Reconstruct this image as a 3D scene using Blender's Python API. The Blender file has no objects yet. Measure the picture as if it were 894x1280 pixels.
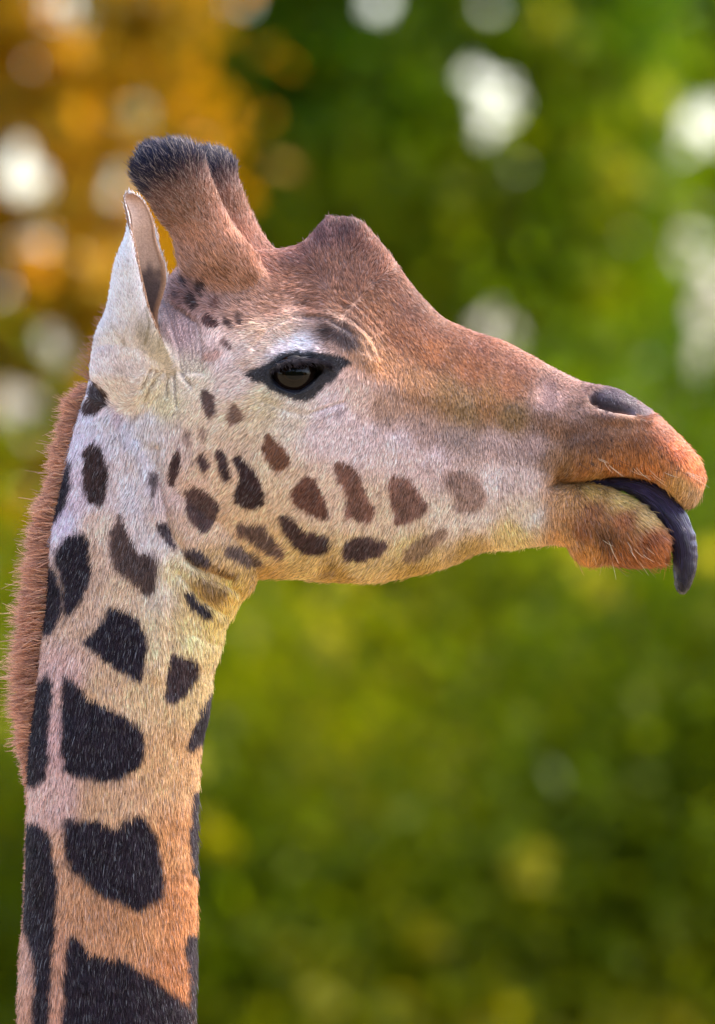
import bpy, bmesh, math, random
import numpy as np
from mathutils import Vector

rng = np.random.default_rng(7)
random.seed(7)
sc = bpy.context.scene
col = sc.collection

# ------------------------------------------------------------------ camera
CZ = 4.1                     # height of the lens (and of the giraffe's cheek) above the ground
CD = 10.0                    # metres from the lens to the giraffe's mid plane
cam_d = bpy.data.cameras.new('camera')
cam = bpy.data.objects.new('camera', cam_d); col.objects.link(cam)
cam.location = (0, -CD, CZ); cam.rotation_euler = (math.radians(90), 0, 0)
cam_d.sensor_fit = 'VERTICAL'; cam_d.sensor_height = 36; cam_d.sensor_width = 36
cam_d.lens = 36 * CD / 1.28
cam_d.clip_start = 0.5; cam_d.clip_end = 3000
cam_d.dof.use_dof = True
cam_d.dof.focus_distance = CD - 0.085
cam_d.dof.aperture_fstop = cam_d.lens / 90.0
sc.camera = cam

# ------------------------------------------------------------------ light
SUN_EL, SUN_AZ = math.radians(55), math.radians(66)     # azimuth clockwise from +Y
w = bpy.data.worlds.new('World'); sc.world = w; w.use_nodes = True
nt = w.node_tree
sky = nt.nodes.new('ShaderNodeTexSky'); sky.sky_type = 'NISHITA'; sky.sun_disc = False
sky.sun_elevation = SUN_EL; sky.sun_rotation = SUN_AZ
sky.air_density = 1.0; sky.dust_density = 3.6; sky.ozone_density = 1.0
bg = nt.nodes['Background']; bg.inputs['Strength'].default_value = 0.15
nt.links.new(sky.outputs[0], bg.inputs['Color'])
sd = bpy.data.lights.new('sun', 'SUN'); sd.energy = 1.5; sd.angle = math.radians(14); sd.color = (1, .93, .82)
so = bpy.data.objects.new('sun', sd); col.objects.link(so)
d = Vector((math.sin(SUN_AZ) * math.cos(SUN_EL), math.cos(SUN_AZ) * math.cos(SUN_EL), math.sin(SUN_EL)))
so.rotation_euler = d.to_track_quat('Z', 'Y').to_euler(); so.location = d * 40

sc.view_settings.view_transform = 'Standard'; sc.view_settings.look = 'None'
sc.view_settings.exposure = 2.5; sc.view_settings.gamma = 1
sc.render.engine = 'CYCLES'
sc.cycles.use_denoising = True
sc.cycles.max_bounces = 8; sc.cycles.diffuse_bounces = 4; sc.cycles.transmission_bounces = 4
sc.cycles.sample_clamp_indirect = 6

# ------------------------------------------------------------------ helpers
def lin(c):
    c = np.asarray(c, float) / 255
    return np.where(c <= .04045, c / 12.92, ((c + .055) / 1.055) ** 2.4)

def tag(o, label=None, cat=None, group=None, kind=None):
    if label: o['label'] = label
    if cat: o['category'] = cat
    if group: o['group'] = group
    if kind: o['kind'] = kind
    return o

def empty(name, loc):
    o = bpy.data.objects.new(name, None); o.location = loc; o.empty_display_size = .3
    col.objects.link(o); return o

def link(name, me, mat=None, parent=None):
    o = bpy.data.objects.new(name, me); col.objects.link(o)
    if mat is not None: me.materials.append(mat)
    if parent is not None:
        o.parent = parent
        loc = Vector((0, 0, 0)); p = parent
        while p is not None: loc += p.location; p = p.parent
        o.location = -loc             # the meshes are written in world coordinates
    return o

def np_mesh(name, V, F, smooth=True):
    """F: (n,3) or (n,4) array"""
    me = bpy.data.meshes.new(name)
    V = np.asarray(V, np.float32); F = np.asarray(F, np.int32)
    n, k = F.shape
    me.vertices.add(len(V)); me.vertices.foreach_set('co', V.ravel())
    me.loops.add(n * k); me.loops.foreach_set('vertex_index', F.ravel())
    me.polygons.add(n)
    me.polygons.foreach_set('loop_start', np.arange(0, n * k, k, dtype=np.int32))
    me.polygons.foreach_set('loop_total', np.full(n, k, np.int32))
    me.polygons.foreach_set('use_smooth', np.full(n, smooth))
    me.update(calc_edges=True); me.validate()
    return me

def attr(me, name, typ, dom, data):
    a = me.attributes.get(name) or me.attributes.new(name, typ, dom)
    key = {'FLOAT_COLOR': 'color', 'FLOAT_VECTOR': 'vector', 'FLOAT': 'value'}[typ]
    a.data.foreach_set(key, np.ascontiguousarray(data, np.float32).ravel())

def rgba(c): return np.concatenate([c, np.ones((len(c), 1))], 1)

def ntree(name):
    m = bpy.data.materials.new(name); m.use_nodes = True
    t = m.node_tree; return m, t, t.nodes['Principled BSDF'], t.nodes['Material Output']

def N(t, typ, **kw):
    n = t.nodes.new(typ)
    for k, v in kw.items():
        if k.startswith('i_'):
            key = k[2:]
            n.inputs[int(key) if key.isdigit() else key].default_value = v
        else: setattr(n, k, v)
    return n

def vnoise(x, y, seed=0):
    """smooth value noise in 2D, -1..1"""
    r = np.random.default_rng(seed).random((64, 64)) * 2 - 1
    xi = np.floor(x).astype(int); yi = np.floor(y).astype(int)
    fx = x - xi; fy = y - yi
    fx = fx * fx * (3 - 2 * fx); fy = fy * fy * (3 - 2 * fy)
    g = lambda a, b: r[a % 64, b % 64]
    return (g(xi, yi) * (1 - fx) + g(xi + 1, yi) * fx) * (1 - fy) + (g(xi, yi + 1) * (1 - fx) + g(xi + 1, yi + 1) * fx) * fy

# photograph millimetres <-> world: one unit is a millimetre in the giraffe's mid plane
def W3(x, z, y=0.0):
    """x to the right, z downward (mm on the mid plane), y depth mm -> world"""
    x, z, y = np.broadcast_arrays(np.asarray(x, float), np.asarray(z, float), np.asarray(y, float))
    return np.stack([(x - 447) / 1000, y / 1000, CZ + (640 - z) / 1000], -1)

def PX(P):
    """world -> pattern coordinates; both flanks share them (the pattern is mirrored)"""
    s = CD / (CD - np.abs(P[:, 1]))
    return 447 + P[:, 0] * 1000 * s, 640 - (P[:, 2] - CZ) * 1000 * s

def ip(x, pts, k=1):
    pts = np.asarray(pts, float)
    return np.interp(x, pts[:, 0], pts[:, k])

def pchip(x, pts, k=1):
    """monotone cubic interpolation"""
    p = np.asarray(pts, float); X = p[:, 0]; Y = p[:, k]
    h = np.diff(X); dl = np.diff(Y) / h; m = np.zeros(len(X))
    w1 = 2 * h[1:] + h[:-1]; w2 = h[1:] + 2 * h[:-1]
    ok = dl[:-1] * dl[1:] > 0
    with np.errstate(divide='ignore', invalid='ignore'):
        m[1:-1] = np.where(ok, (w1 + w2) / (w1 / dl[:-1] + w2 / dl[1:]), 0)
    m[0] = dl[0]; m[-1] = dl[-1]
    x = np.clip(x, X[0], X[-1]); i = np.clip(np.searchsorted(X, x) - 1, 0, len(X) - 2)
    t = (x - X[i]) / h[i]
    return (Y[i] * (1 + 2 * t) * (1 - t) ** 2 + m[i] * h[i] * t * (1 - t) ** 2
            + Y[i + 1] * t * t * (3 - 2 * t) + m[i + 1] * h[i] * t * t * (t - 1))

def rings_mesh(rings, close_ends=True):
    """rings: (m, n, 3) -> V, quads + end fans as degenerate quads"""
    m, n, _ = rings.shape
    V = rings.reshape(-1, 3)
    i = np.arange(m - 1)[:, None] * n; j = np.arange(n)[None]; j2 = (j + 1) % n
    F = np.stack([i + j, i + j2, i + n + j2, i + n + j], -1).reshape(-1, 4)
    if close_ends:
        a, b = len(V), len(V) + 1
        V = np.concatenate([V, rings[0].mean(0)[None], rings[-1].mean(0)[None]])
        jj = np.arange(n); j3 = (jj + 1) % n
        T0 = np.stack([np.full(n, a), j3, jj], -1)
        o = (m - 1) * n
        T1 = np.stack([np.full(n, b), o + jj, o + j3], -1)
        T = np.concatenate([np.stack([F[:, 0], F[:, 1], F[:, 2]], -1), np.stack([F[:, 0], F[:, 2], F[:, 3]], -1), T0, T1])
        return V, T
    return V, np.concatenate([F[:, [0, 1, 2]], F[:, [0, 2, 3]]])

def merge(parts):
    Vs, Fs, o = [], [], 0
    for V, F in parts:
        Vs.append(V); Fs.append(F + o); o += len(V)
    return np.concatenate(Vs), np.concatenate(Fs)

def remesh(V, F, voxel):
    me = np_mesh('tmp', V, F)
    o = bpy.data.objects.new('tmp', me); col.objects.link(o)
    md = o.modifiers.new('r', 'REMESH'); md.mode = 'VOXEL'; md.voxel_size = voxel; md.use_smooth_shade = True
    dg = bpy.context.evaluated_depsgraph_get(); dg.update()
    ev = o.evaluated_get(dg); m2 = ev.to_mesh()
    V2, F2 = mesh_arrays(m2)
    ev.to_mesh_clear(); bpy.data.objects.remove(o); bpy.data.meshes.remove(me)
    return V2, F2

def mesh_arrays(m):
    nv = len(m.vertices); V = np.empty(nv * 3, np.float32); m.vertices.foreach_get('co', V)
    m.calc_loop_triangles(); nt_ = len(m.loop_triangles)
    F = np.empty(nt_ * 3, np.int32); m.loop_triangles.foreach_get('vertices', F)
    return V.reshape(-1, 3).astype(float), F.reshape(-1, 3)

def vnormals(V, F):
    fn = np.cross(V[F[:, 1]] - V[F[:, 0]], V[F[:, 2]] - V[F[:, 0]])
    n = np.zeros_like(V)
    for k in range(3):
        for c in range(3): n[:, c] += np.bincount(F[:, k], fn[:, c], len(V))
    return n / np.maximum(np.linalg.norm(n, axis=1, keepdims=True), 1e-12)

def smooth(V, F, it=3, lam=.5, mask=None):
    e = np.concatenate([F[:, [0, 1]], F[:, [1, 2]], F[:, [2, 0]]]); e = np.concatenate([e, e[:, ::-1]])
    cnt = np.maximum(np.bincount(e[:, 0], minlength=len(V)), 1)[:, None]
    for k in range(it):
        s = np.stack([np.bincount(e[:, 0], V[e[:, 1], c], len(V)) for c in range(3)], -1) / cnt
        V = V + (s - V) * lam * (1 if mask is None else mask[:, None])
    return V

def seg_dist(x, y, pts, closed=False):
    pts = np.asarray(pts, float)
    if closed: pts = np.concatenate([pts, pts[:1]])
    dmin = np.full(len(x), 1e9)
    for a, b in zip(pts[:-1], pts[1:]):
        ab = b - a; t = np.clip(((x - a[0]) * ab[0] + (y - a[1]) * ab[1]) / max(ab @ ab, 1e-9), 0, 1)
        dmin = np.minimum(dmin, np.hypot(x - a[0] - t * ab[0], y - a[1] - t * ab[1]))
    return dmin

def inside(x, y, pts):
    pts = np.asarray(pts, float); c = np.zeros(len(x), bool); j = len(pts) - 1
    for i in range(len(pts)):
        xi, yi = pts[i]; xj, yj = pts[j]
        if yi != yj:
            c ^= ((yi > y) != (yj > y)) & (x < (xj - xi) * (y - yi) / (yj - yi) + xi)
        j = i
    return c

def sdist(x, y, pts):
    """signed distance, positive inside; -1e3 far away"""
    pts = np.asarray(pts, float); r = np.full(len(x), -1e3)
    m = (x > pts[:, 0].min() - 30) & (x < pts[:, 0].max() + 30) & (y > pts[:, 1].min() - 30) & (y < pts[:, 1].max() + 30)
    if m.any():
        dd = seg_dist(x[m], y[m], pts, True)
        r[m] = np.where(inside(x[m], y[m], pts), dd, -dd)
    return r

def chaikin(p, n=2, closed=True):
    p = np.asarray(p, float)
    for _ in range(n):
        q = np.roll(p, -1, 0)
        p = np.stack([.75 * p + .25 * q, .25 * p + .75 * q], 1).reshape(-1, 2)
    return p

def sstep(a, b, x):
    t = np.clip((x - a) / (b - a), 0, 1); return t * t * (3 - 2 * t)

# ------------------------------------------------------------------ ground
def ground_material():
    m, t, b, o = ntree('dry_paddock_earth')
    tc = N(t, 'ShaderNodeTexCoord')
    n1 = N(t, 'ShaderNodeTexNoise', i_Scale=.25, i_Detail=6.); n2 = N(t, 'ShaderNodeTexNoise', i_Scale=9., i_Detail=8.)
    t.links.new(tc.outputs['Object'], n1.inputs['Vector']); t.links.new(tc.outputs['Object'], n2.inputs['Vector'])
    r = N(t, 'ShaderNodeValToRGB'); r.color_ramp.elements[0].color = (.11, .092, .05, 1); r.color_ramp.elements[1].color = (.31, .24, .14, 1)
    mx = N(t, 'ShaderNodeMath', operation='ADD'); t.links.new(n1.outputs[0], mx.inputs[0])
    ms = N(t, 'ShaderNodeMath', operation='MULTIPLY_ADD', i_1=.6, i_2=-.3); t.links.new(n2.outputs[0], ms.inputs[0]); t.links.new(ms.outputs[0], mx.inputs[1])
    t.links.new(mx.outputs[0], r.inputs[0]); t.links.new(r.outputs[0], b.inputs['Base Color'])
    bp = N(t, 'ShaderNodeBump', i_Strength=.6, i_Distance=.05); t.links.new(n2.outputs[0], bp.inputs['Height']); t.links.new(bp.outputs[0], b.inputs['Normal'])
    b.inputs['Roughness'].default_value = .9
    return m
gs = 41; gx = np.linspace(-1, 1, gs); gx = np.sign(gx) * np.abs(gx) ** 2.2 * 900
GX, GY = np.meshgrid(gx, gx, indexing='ij')
GZ = .25 * np.sin(GX * .05 + 1) * np.cos(GY * .043) * np.clip((np.hypot(GX, GY) - 14) / 30, 0, 1)
ii = (np.arange(gs - 1)[:, None] * gs + np.arange(gs - 1)[None]).ravel()
ground = link('ground', np_mesh('ground', np.stack([GX, GY, GZ], -1).reshape(-1, 3), np.stack([ii, ii + gs, ii + gs + 1, ii + 1], -1)), ground_material())
tag(ground, 'wide dry sandy paddock under the trees', kind='structure')

# ------------------------------------------------------------------ trees behind
def leaf_material(name, ramp, gloss=.006, trans=.5, through=(1.4, 1.5, .5), dim=.72):
    m = bpy.data.materials.new(name); m.use_nodes = True; t = m.node_tree
    t.nodes.remove(t.nodes['Principled BSDF']); out = t.nodes['Material Output']
    a = N(t, 'ShaderNodeAttribute', attribute_name='tint')
    r = N(t, 'ShaderNodeValToRGB')
    el = r.color_ramp.elements
    while len(el) < len(ramp): el.new(.5)
    for e, (p, c) in zip(el, ramp): e.position = p; e.color = (*[v * dim for v in c], 1)
    t.links.new(a.outputs['Fac'], r.inputs[0])
    df = N(t, 'ShaderNodeBsdfDiffuse'); tr = N(t, 'ShaderNodeBsdfTranslucent'); gl = N(t, 'ShaderNodeBsdfGlossy', i_Roughness=.35)
    t.links.new(r.outputs[0], df.inputs[0])
    br = N(t, 'ShaderNodeMix', data_type='RGBA', blend_type='MULTIPLY'); br.inputs[0].default_value = 1
    br.inputs[7].default_value = (*through, 1)
    t.links.new(r.outputs[0], br.inputs[6]); t.links.new(br.outputs[2], tr.inputs[0])
    gl.inputs[0].default_value = (.8, .85, .9, 1)
    m1 = N(t, 'ShaderNodeMixShader', i_0=trans); t.links.new(df.outputs[0], m1.inputs[1]); t.links.new(tr.outputs[0], m1.inputs[2])
    m2 = N(t, 'ShaderNodeMixShader', i_0=gloss); t.links.new(m1.outputs[0], m2.inputs[1]); t.links.new(gl.outputs[0], m2.inputs[2])
    t.links.new(m2.outputs[0], out.inputs['Surface'])
    return m
GREEN = leaf_material('green_leaves', [(0, (.014, .055, .003)), (.4, (.07, .16, .003)), (.75, (.2, .25, .003)), (.9, (.34, .3, .005)), (1, (.62, .62, .08))])
OLIVE = leaf_material('olive_leaves', [(0, (.03, .07, .002)), (.45, (.13, .175, .002)), (.8, (.26, .25, .003)), (.9, (.34, .27, .008)), (1, (.58, .56, .07))])
YELLOW = leaf_material('autumn_leaves', [(0, (.12, .14, .008)), (.35, (.36, .24, .01)), (.75, (.6, .3, .01)), (1, (.7, .46, .04))], trans=.5, through=(1.5, 1.15, .35), dim=.7)
def bark_material():
    m, t, b, o = ntree('bark')
    tc = N(t, 'ShaderNodeTexCoord'); mp = N(t, 'ShaderNodeMapping'); mp.inputs['Scale'].default_value = (9, 9, 1.5)
    n = N(t, 'ShaderNodeTexNoise', i_Scale=2., i_Detail=8.); t.links.new(tc.outputs['Object'], mp.inputs[0]); t.links.new(mp.outputs[0], n.inputs['Vector'])
    r = N(t, 'ShaderNodeValToRGB'); r.color_ramp.elements[0].color = (.03, .022, .015, 1); r.color_ramp.elements[1].color = (.14, .11, .08, 1)
    t.links.new(n.outputs[0], r.inputs[0]); t.links.new(r.outputs[0], b.inputs['Base Color'])
    bp = N(t, 'ShaderNodeBump', i_Strength=.8, i_Distance=.03); t.links.new(n.outputs[0], bp.inputs['Height']); t.links.new(bp.outputs[0], b.inputs['Normal'])
    b.inputs['Roughness'].default_value = .9
    return m
BARK = bark_material()

def tube(path, rad, n=8):
    path = np.asarray(path, float); rad = np.asarray(rad, float)
    tg = np.gradient(path, axis=0); tg /= np.linalg.norm(tg, axis=1, keepdims=True)
    ref = np.array([.13, .97, .2]); a = np.cross(tg, ref); a /= np.linalg.norm(a, axis=1, keepdims=True); b = np.cross(tg, a)
    th = np.linspace(0, 2 * np.pi, n, endpoint=False)
    rings = path[:, None] + rad[:, None, None] * (np.cos(th)[None, :, None] * a[:, None] + np.sin(th)[None, :, None] * b[:, None])
    return rings_mesh(rings)

def leaves(centres, size, r):
    n = len(centres)
    u = r.normal(size=(n, 3)); u /= np.linalg.norm(u, axis=1, keepdims=True)
    v = r.normal(size=(n, 3)); v[:, 2] += .0; v -= (v * u).sum(1, keepdims=True) * u; v /= np.linalg.norm(v, axis=1, keepdims=True)
    w_ = np.cross(u, v); s = size * r.uniform(.65, 1.35, (n, 1))
    p = np.stack([centres - u * s * .5, centres + v * s * .27 + w_ * s * .06, centres + u * s * .55, centres - v * s * .27 + w_ * s * .06], 1)
    b = np.arange(n)[:, None] * 4
    F = np.concatenate([b + np.array([[0, 1, 2]]), b + np.array([[0, 2, 3]])], 1).reshape(-1, 3)
    return p.reshape(-1, 3), F

def tree(name, label, cat, base, crown_c, crown_r, nclump, nleaf, size, mat, seed, holes=(), group=None, trunk_r=.16, tint=(0, 1), flat=0):
    r = np.random.default_rng(seed)
    base = np.asarray(base, float); cc = np.asarray(crown_c, float); cr = np.asarray(crown_r, float)
    root = empty(name, tuple(base)); tag(root, label, cat, group)
    parts = []
    h = cc[2] + cr[2] * .55 - base[2]
    k = 12; t = np.linspace(0, 1, k)
    top = np.array([cc[0], cc[1], base[2] + h])
    wob = np.stack([np.sin(t * 4 + seed) * .12 * t, np.cos(t * 3.3 + seed) * .1 * t, 0 * t], -1)
    trunk = base + (top - base) * t[:, None] + wob; trunk[0, 2] -= .15
    parts.append(tube(trunk, trunk_r * (1.25 - 1.1 * t) + trunk_r * .6 * np.exp(-t * 22), 10))
    cl = []
    for i in range(nclump):
        u = r.normal(size=3); u /= np.linalg.norm(u)
        cl.append(cc + u * cr * r.uniform(.15, .95) ** .6)
    cl = np.array(cl)
    for i in range(min(nclump, 16)):
        s = r.uniform(.3, .85); a = trunk[int(s * (k - 1))]; b = cl[i]
        tt = np.linspace(0, 1, 7)[:, None]
        p = a + (b - a) * tt + np.array([0, 0, .25]) * np.sin(tt * np.pi) + r.normal(size=(7, 3)) * .03 * tt
        parts.append(tube(p, trunk_r * .42 * (1.1 - s * .6) * (1 - .85 * tt[:, 0]), 6))
    V, F = merge(parts)
    link('trunk', np_mesh('trunk', V, F), BARK, root)
    per = nleaf // nclump
    sz = np.repeat(r.uniform(.7, 1.3, nclump), per)[:, None]
    C = np.repeat(cl, per, 0) + r.normal(size=(nclump * per, 3)) * cr * .20 * sz
    C = C[C[:, 2] > base[2] + .1]
    for hx, hz, hr in holes:
        C = C[((C[:, 0] - hx) ** 2 + (C[:, 2] - hz) ** 2) > hr * hr]
    ns_ = int(nleaf / 1100); sc_ = cc + r.uniform(-1, 1, (ns_, 3)) * cr * np.array([1.0, .2, 1.0]) + np.array([0, -cr[1] * .9, 0])  # sprigs of paler leaves, their tint standing in for sun glints
    S = np.repeat(sc_, 12, 0) + r.normal(size=(ns_ * 12, 3)) * .026
    S = S[S[:, 2] > base[2] + .1]; nC = len(C); C = np.concatenate([C, S])
    V, F = leaves(C, size, r)
    me = np_mesh('crown', V, F, False)
    ct = vnoise(C[:, 0] * 1.1 + seed, C[:, 2] * 1.1 + C[:, 1] * .7, seed) * .5 + .5
    tv = np.clip(tint[0] + (tint[1] - tint[0]) * (.5 + 1.15 * (.65 * ct + .35 * r.random(len(C)) - .5)), 0, .9); tv[nC:] = np.repeat(r.uniform(.82, 1.0, len(S) // 12 + 1), 12)[:len(S)]
    attr(me, 'tint', 'FLOAT', 'POINT', np.repeat(tv, 4))
    c = link('crown', me, mat, root); c['kind'] = 'stuff'
    return root

def copy_tree(o, loc, label, rz=0, s=1.0):
    c = o.copy(); col.objects.link(c); c.location = loc; c.rotation_euler.z = rz; c.scale = (s, s, s); c['label'] = label
    for ch in o.children:
        k = ch.copy(); col.objects.link(k); k.parent = c
    return c

# openings in the crowns through which the bright sky shows (X, Z, radius), in metres at the trees
def gap(px, pz, r, D):
    return ((px - 447) / 1000 * D / 10, CZ + (640 - pz) / 1000 * D / 10, r)
GA = 'trees standing behind the giraffe'
D1 = 29.0
yh = [gap(*g, D1) for g in [(66, 2, .095), (88, 14, .08), (40, 75, .05), (172, 137, .078), (148, 150, .045), (212, 175, .066), (150, 212, .062), (143, 250, .058), (22, 188, .072), (36, 228, .085), (8, 218, .07),
      (2, 503, .085), (62, 425, .066), (74, 452, .05), (42, 500, .055), (2, 362, .06), (52, 300, .058), (20, 300, .045), (35, 545, .04)]]
ytree = tree('autumn_tree', 'broad tree with golden autumn leaves beside the dark green tree', 'tree', (-2.3, D1 - 10, 0), (-1.95, D1 - 10, 5.35), (1.2, .7, 2.75), 74, 86000, .11, YELLOW, 11, yh, GA, .15)
D2 = 33.0
gh = [gap(*g, D2) for g in [(300, 4, .085), (480, 2, .095), (455, 8, .05), (402, 8, .05), (612, 12, .075), (735, 18, .072), (624, 136, .115), (616, 118, .10), (590, 95, .078), (640, 95, .04), (622, 412, .11), (630, 425, .09), (650, 212, .05), (482, 137, .045), (600, 178, .045), (605, 230, .035)]]
gtree = tree('green_tree', 'dense green broadleaf tree behind the giraffe\'s horns', 'tree', (.3, D2 - 10, 0), (.12, D2 - 10, 5.9), (1.1, .8, 2.6), 70, 62000, .11, GREEN, 5, gh, GA, .17, (0, .95))
D3 = 36.0
rh = [gap(*g, D3) for g in [(848, 146, .125), (872, 155, .13), (900, 150, .12), (803, 93, .06), (830, 70, .045), (845, 100, .05), (815, 192, .085), (850, 205, .055), (868, 265, .06), (868, 312, .10), (895, 340, .13), (885, 392, .085), (890, 425, .11), (785, 292, .045), (850, 20, .05), (640, 30, .05), (876, 460, .05)]]
rtree = tree('green_tree', 'green tree with open crown and bright gaps near the giraffe\'s nose', 'tree', (2.6, D3 - 10, 0), (2.3, D3 - 10, 6.2), (1.35, .8, 2.6), 70, 54000, .11, GREEN, 8, rh, GA, .18, (.05, 1))
# undergrowth: a row of big shrubs, their crowns meeting into a green wall
sh = []
for i, (x, y, rx, rz, s) in enumerate([(-3.6, 15.5, 1.5, 1.9, 21), (-1.5, 16.5, 1.5, 2.1, 22), (.55, 15.8, 1.45, 2.3, 23), (2.2, 16.4, 1.4, 2.25, 24), (4.2, 15.6, 1.5, 2.1, 25)]):
    lab = ['olive green shrub left behind the mane beyond the neck', 'tall olive green shrub behind the giraffe\'s neck', 'leafy green shrub below the giraffe\'s jaw in the background',
           'leafy green shrub below the giraffe\'s tongue in the background', 'round green shrub at the end of the shrub row beyond the nose'][i]
    sh.append(tree('shrub', lab, 'shrub', (x, y, 0), (x, y, 1.95), (rx, .9, rz), 70, 52000, .085, OLIVE, s, (), 'shrubs in a row behind the giraffe', .06, (0, .95)))
for x, y, rz, s, lab in [(-7.2, 24, 1.3, 1.05, 'green tree standing beyond the golden tree'), (7.4, 25, 2.1, 1.1, 'green tree standing past the open crowned tree'), (-4.7, 23.6, 2.6, 1.0, 'slender green tree close behind the golden tree'), (5.1, 24.5, .7, 1.05, 'slender green tree close behind the open crowned tree')]:
    copy_tree(gtree, (x, y, 0), lab, rz, s)

# the wood far behind, one dark green mass
r = np.random.default_rng(3)
nw = 60000
wx = r.uniform(-16, 16, nw); wtop = 4.3 + .35 * np.sin(wx * .9) + .3 * np.sin(wx * 2.3 + 1)
wz = r.random(nw) ** .8 * wtop; wy = 46 + r.normal(size=nw) * 1.3
V, F = leaves(np.stack([wx, wy, wz], -1), .34, r)
me = np_mesh('far_wood', V, F, False); attr(me, 'tint', 'FLOAT', 'POINT', np.repeat(np.clip(.45 + .35 * vnoise(wx * .8, wz * .8, 4) + .15 * r.normal(size=nw), 0, 1), 4))
wood = link('far_wood', me, OLIVE); tag(wood, 'far off wood, one mass of dark green leaves', 'wood', kind='stuff')

back_wood = wood.copy(); col.objects.link(back_wood); back_wood.location = (3, 18, 0); back_wood.rotation_euler.z = math.pi; back_wood.scale = (4.5, 1.2, 3.0)
back_wood['label'] = 'far off wood mirrored in the giraffe\'s eye'
# ------------------------------------------------------------------ giraffe: traced shape tables (mm)
TOP = [(150, 505), (175, 430), (200, 372), (221, 338), (260, 322), (300, 316), (331, 314), (357, 311), (377, 305), (391, 293), (402, 280), (412, 272), (424, 273), (439, 273.5), (451, 278), (468, 295),
       (488, 320), (515, 357), (535, 380), (555, 398), (580, 410), (595, 416), (625, 425), (658, 441.5), (700, 464.5), (733, 479), (767, 485.5), (792, 498), (821, 519), (842, 538), (863, 561), (876, 581), (880.5, 598)]
BOT = [(150, 560), (175, 620), (200, 662), (215, 685), (240, 706), (280, 718), (323, 722), (360, 722), (402, 726), (458, 727.5), (500, 723), (543, 713), (577, 701), (600, 690), (620, 686), (636, 686), (657, 682), (674, 679), (684, 655), (690, 622), (697, 608), (708, 605.5),
       (737, 600), (771, 594.5), (808, 598), (825, 606), (842, 618.5), (852, 629), (858, 631.5), (866, 629), (875, 617), (880.5, 599)]
HW = [(150, 35), (165, 55), (185, 76), (210, 88), (240, 94), (280, 97), (330, 101), (370, 104), (410, 101), (450, 91), (500, 80), (560, 69), (620, 62), (680, 58), (730, 60), (780, 63), (820, 59), (850, 47), (868, 31), (877, 16), (880.5, 2)]
TT = [0, .1, .2, .3, .42, .55, .7, .85, 1]
MT = {150: [1] * 9, 230: [.95, .95, .97, 1, 1, 1, 1, .95, .9], 330: [.7, .72, .8, .9, .98, 1, .98, .92, .85], 385: [.5, .55, .68, .85, 1, .98, .92, .86, .8], 425: [.42, .47, .63, .83, 1, .97, .9, .84, .8],
      470: [.5, .58, .7, .86, 1, .97, .88, .82, .8], 520: [.72, .78, .88, .96, 1, .97, .9, .84, .8], 600: [.9, .93, .97, 1, 1, .98, .94, .9, .86], 680: [.92, .95, 1, 1, 1, .98, .95, .92, .88], 700: [.92, .95, 1, 1, 1, 1, 1, 1, 1], 881: [1] * 9}
def loft_x(xs, top, bot, hw, m=None, p=.86, n=56):
    th = np.linspace(0, 2 * np.pi, n, endpoint=False)
    T, B, Hh = pchip(xs, top), pchip(xs, bot), pchip(xs, hw)
    t = (1 - np.cos(th)) / 2
    sy = np.sign(np.sin(th)) * np.abs(np.sin(th)) ** p
    rings = np.empty((len(xs), n, 3))
    ks = sorted(m) if m else None
    for i, x in enumerate(xs):
        mm = np.ones(n)
        if m:
            row = [np.interp(x, ks, [m[k][j] for k in ks]) for j in range(9)]
            mm = np.interp(t, TT, row)
        rings[i] = W3(x, T[i] + (B[i] - T[i]) * t, Hh[i] * sy * mm)
    V, F = rings_mesh(rings); return V, F
xs = np.concatenate([np.linspace(150, 860, 240), 860 + 20.5 * np.sin(np.linspace(.05, np.pi / 2, 14))])
head = loft_x(xs, TOP, BOT, HW, MT)
JT = [(500, 690), (577, 650), (640, 615), (680, 606), (704, 603), (725, 601), (750, 606), (779, 619), (804, 634), (821, 652), (830, 664), (834, 675)]
JB = [(500, 722), (543, 714), (577, 702), (600, 691), (620, 687), (636, 687), (657, 683), (690, 679), (704, 679), (714, 688), (725, 698), (750, 702), (779, 702.5), (804, 702.5), (820, 699), (830, 690), (834, 677)]
JW = [(500, 4), (600, 20), (650, 38), (680, 47), (710, 48), (750, 49), (790, 47), (815, 40), (828, 26), (834, 6)]
jaw = loft_x(np.concatenate([np.linspace(500, 820, 110), 820 + 14 * np.sin(np.linspace(.1, np.pi / 2, 10))]), JT, JB, JW)
NL = [(400, 150), (430, 131), (475, 113), (547, 91), (612, 76), (677, 63), (745, 59), (795, 53), (878, 44), (936, 37), (974, 36), (1012, 37), (1050, 35), (1126, 33), (1183, 29), (1240, 26), (1280, 25), (1400, 8), (1700, -90), (2100, -330), (2300, -420)]
NR = [(400, 290), (430, 300), (500, 318), (600, 334), (690, 334), (722, 324), (738, 314), (749, 303), (768, 292), (783, 282.5), (798, 279), (825, 271.5), (840, 266), (860, 263.5), (890, 260), (925, 252.5), (951, 248.5), (985, 246.5), (1050, 245), (1126, 244), (1202, 243.5), (1280, 242), (1400, 243), (1700, 270), (2100, 300), (2300, 250)]
NW = [(400, 30), (430, 50), (500, 68), (600, 76), (700, 79), (800, 82), (900, 86), (1100, 92), (1280, 97), (1500, 112), (1800, 150), (2300, 210)]
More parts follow.
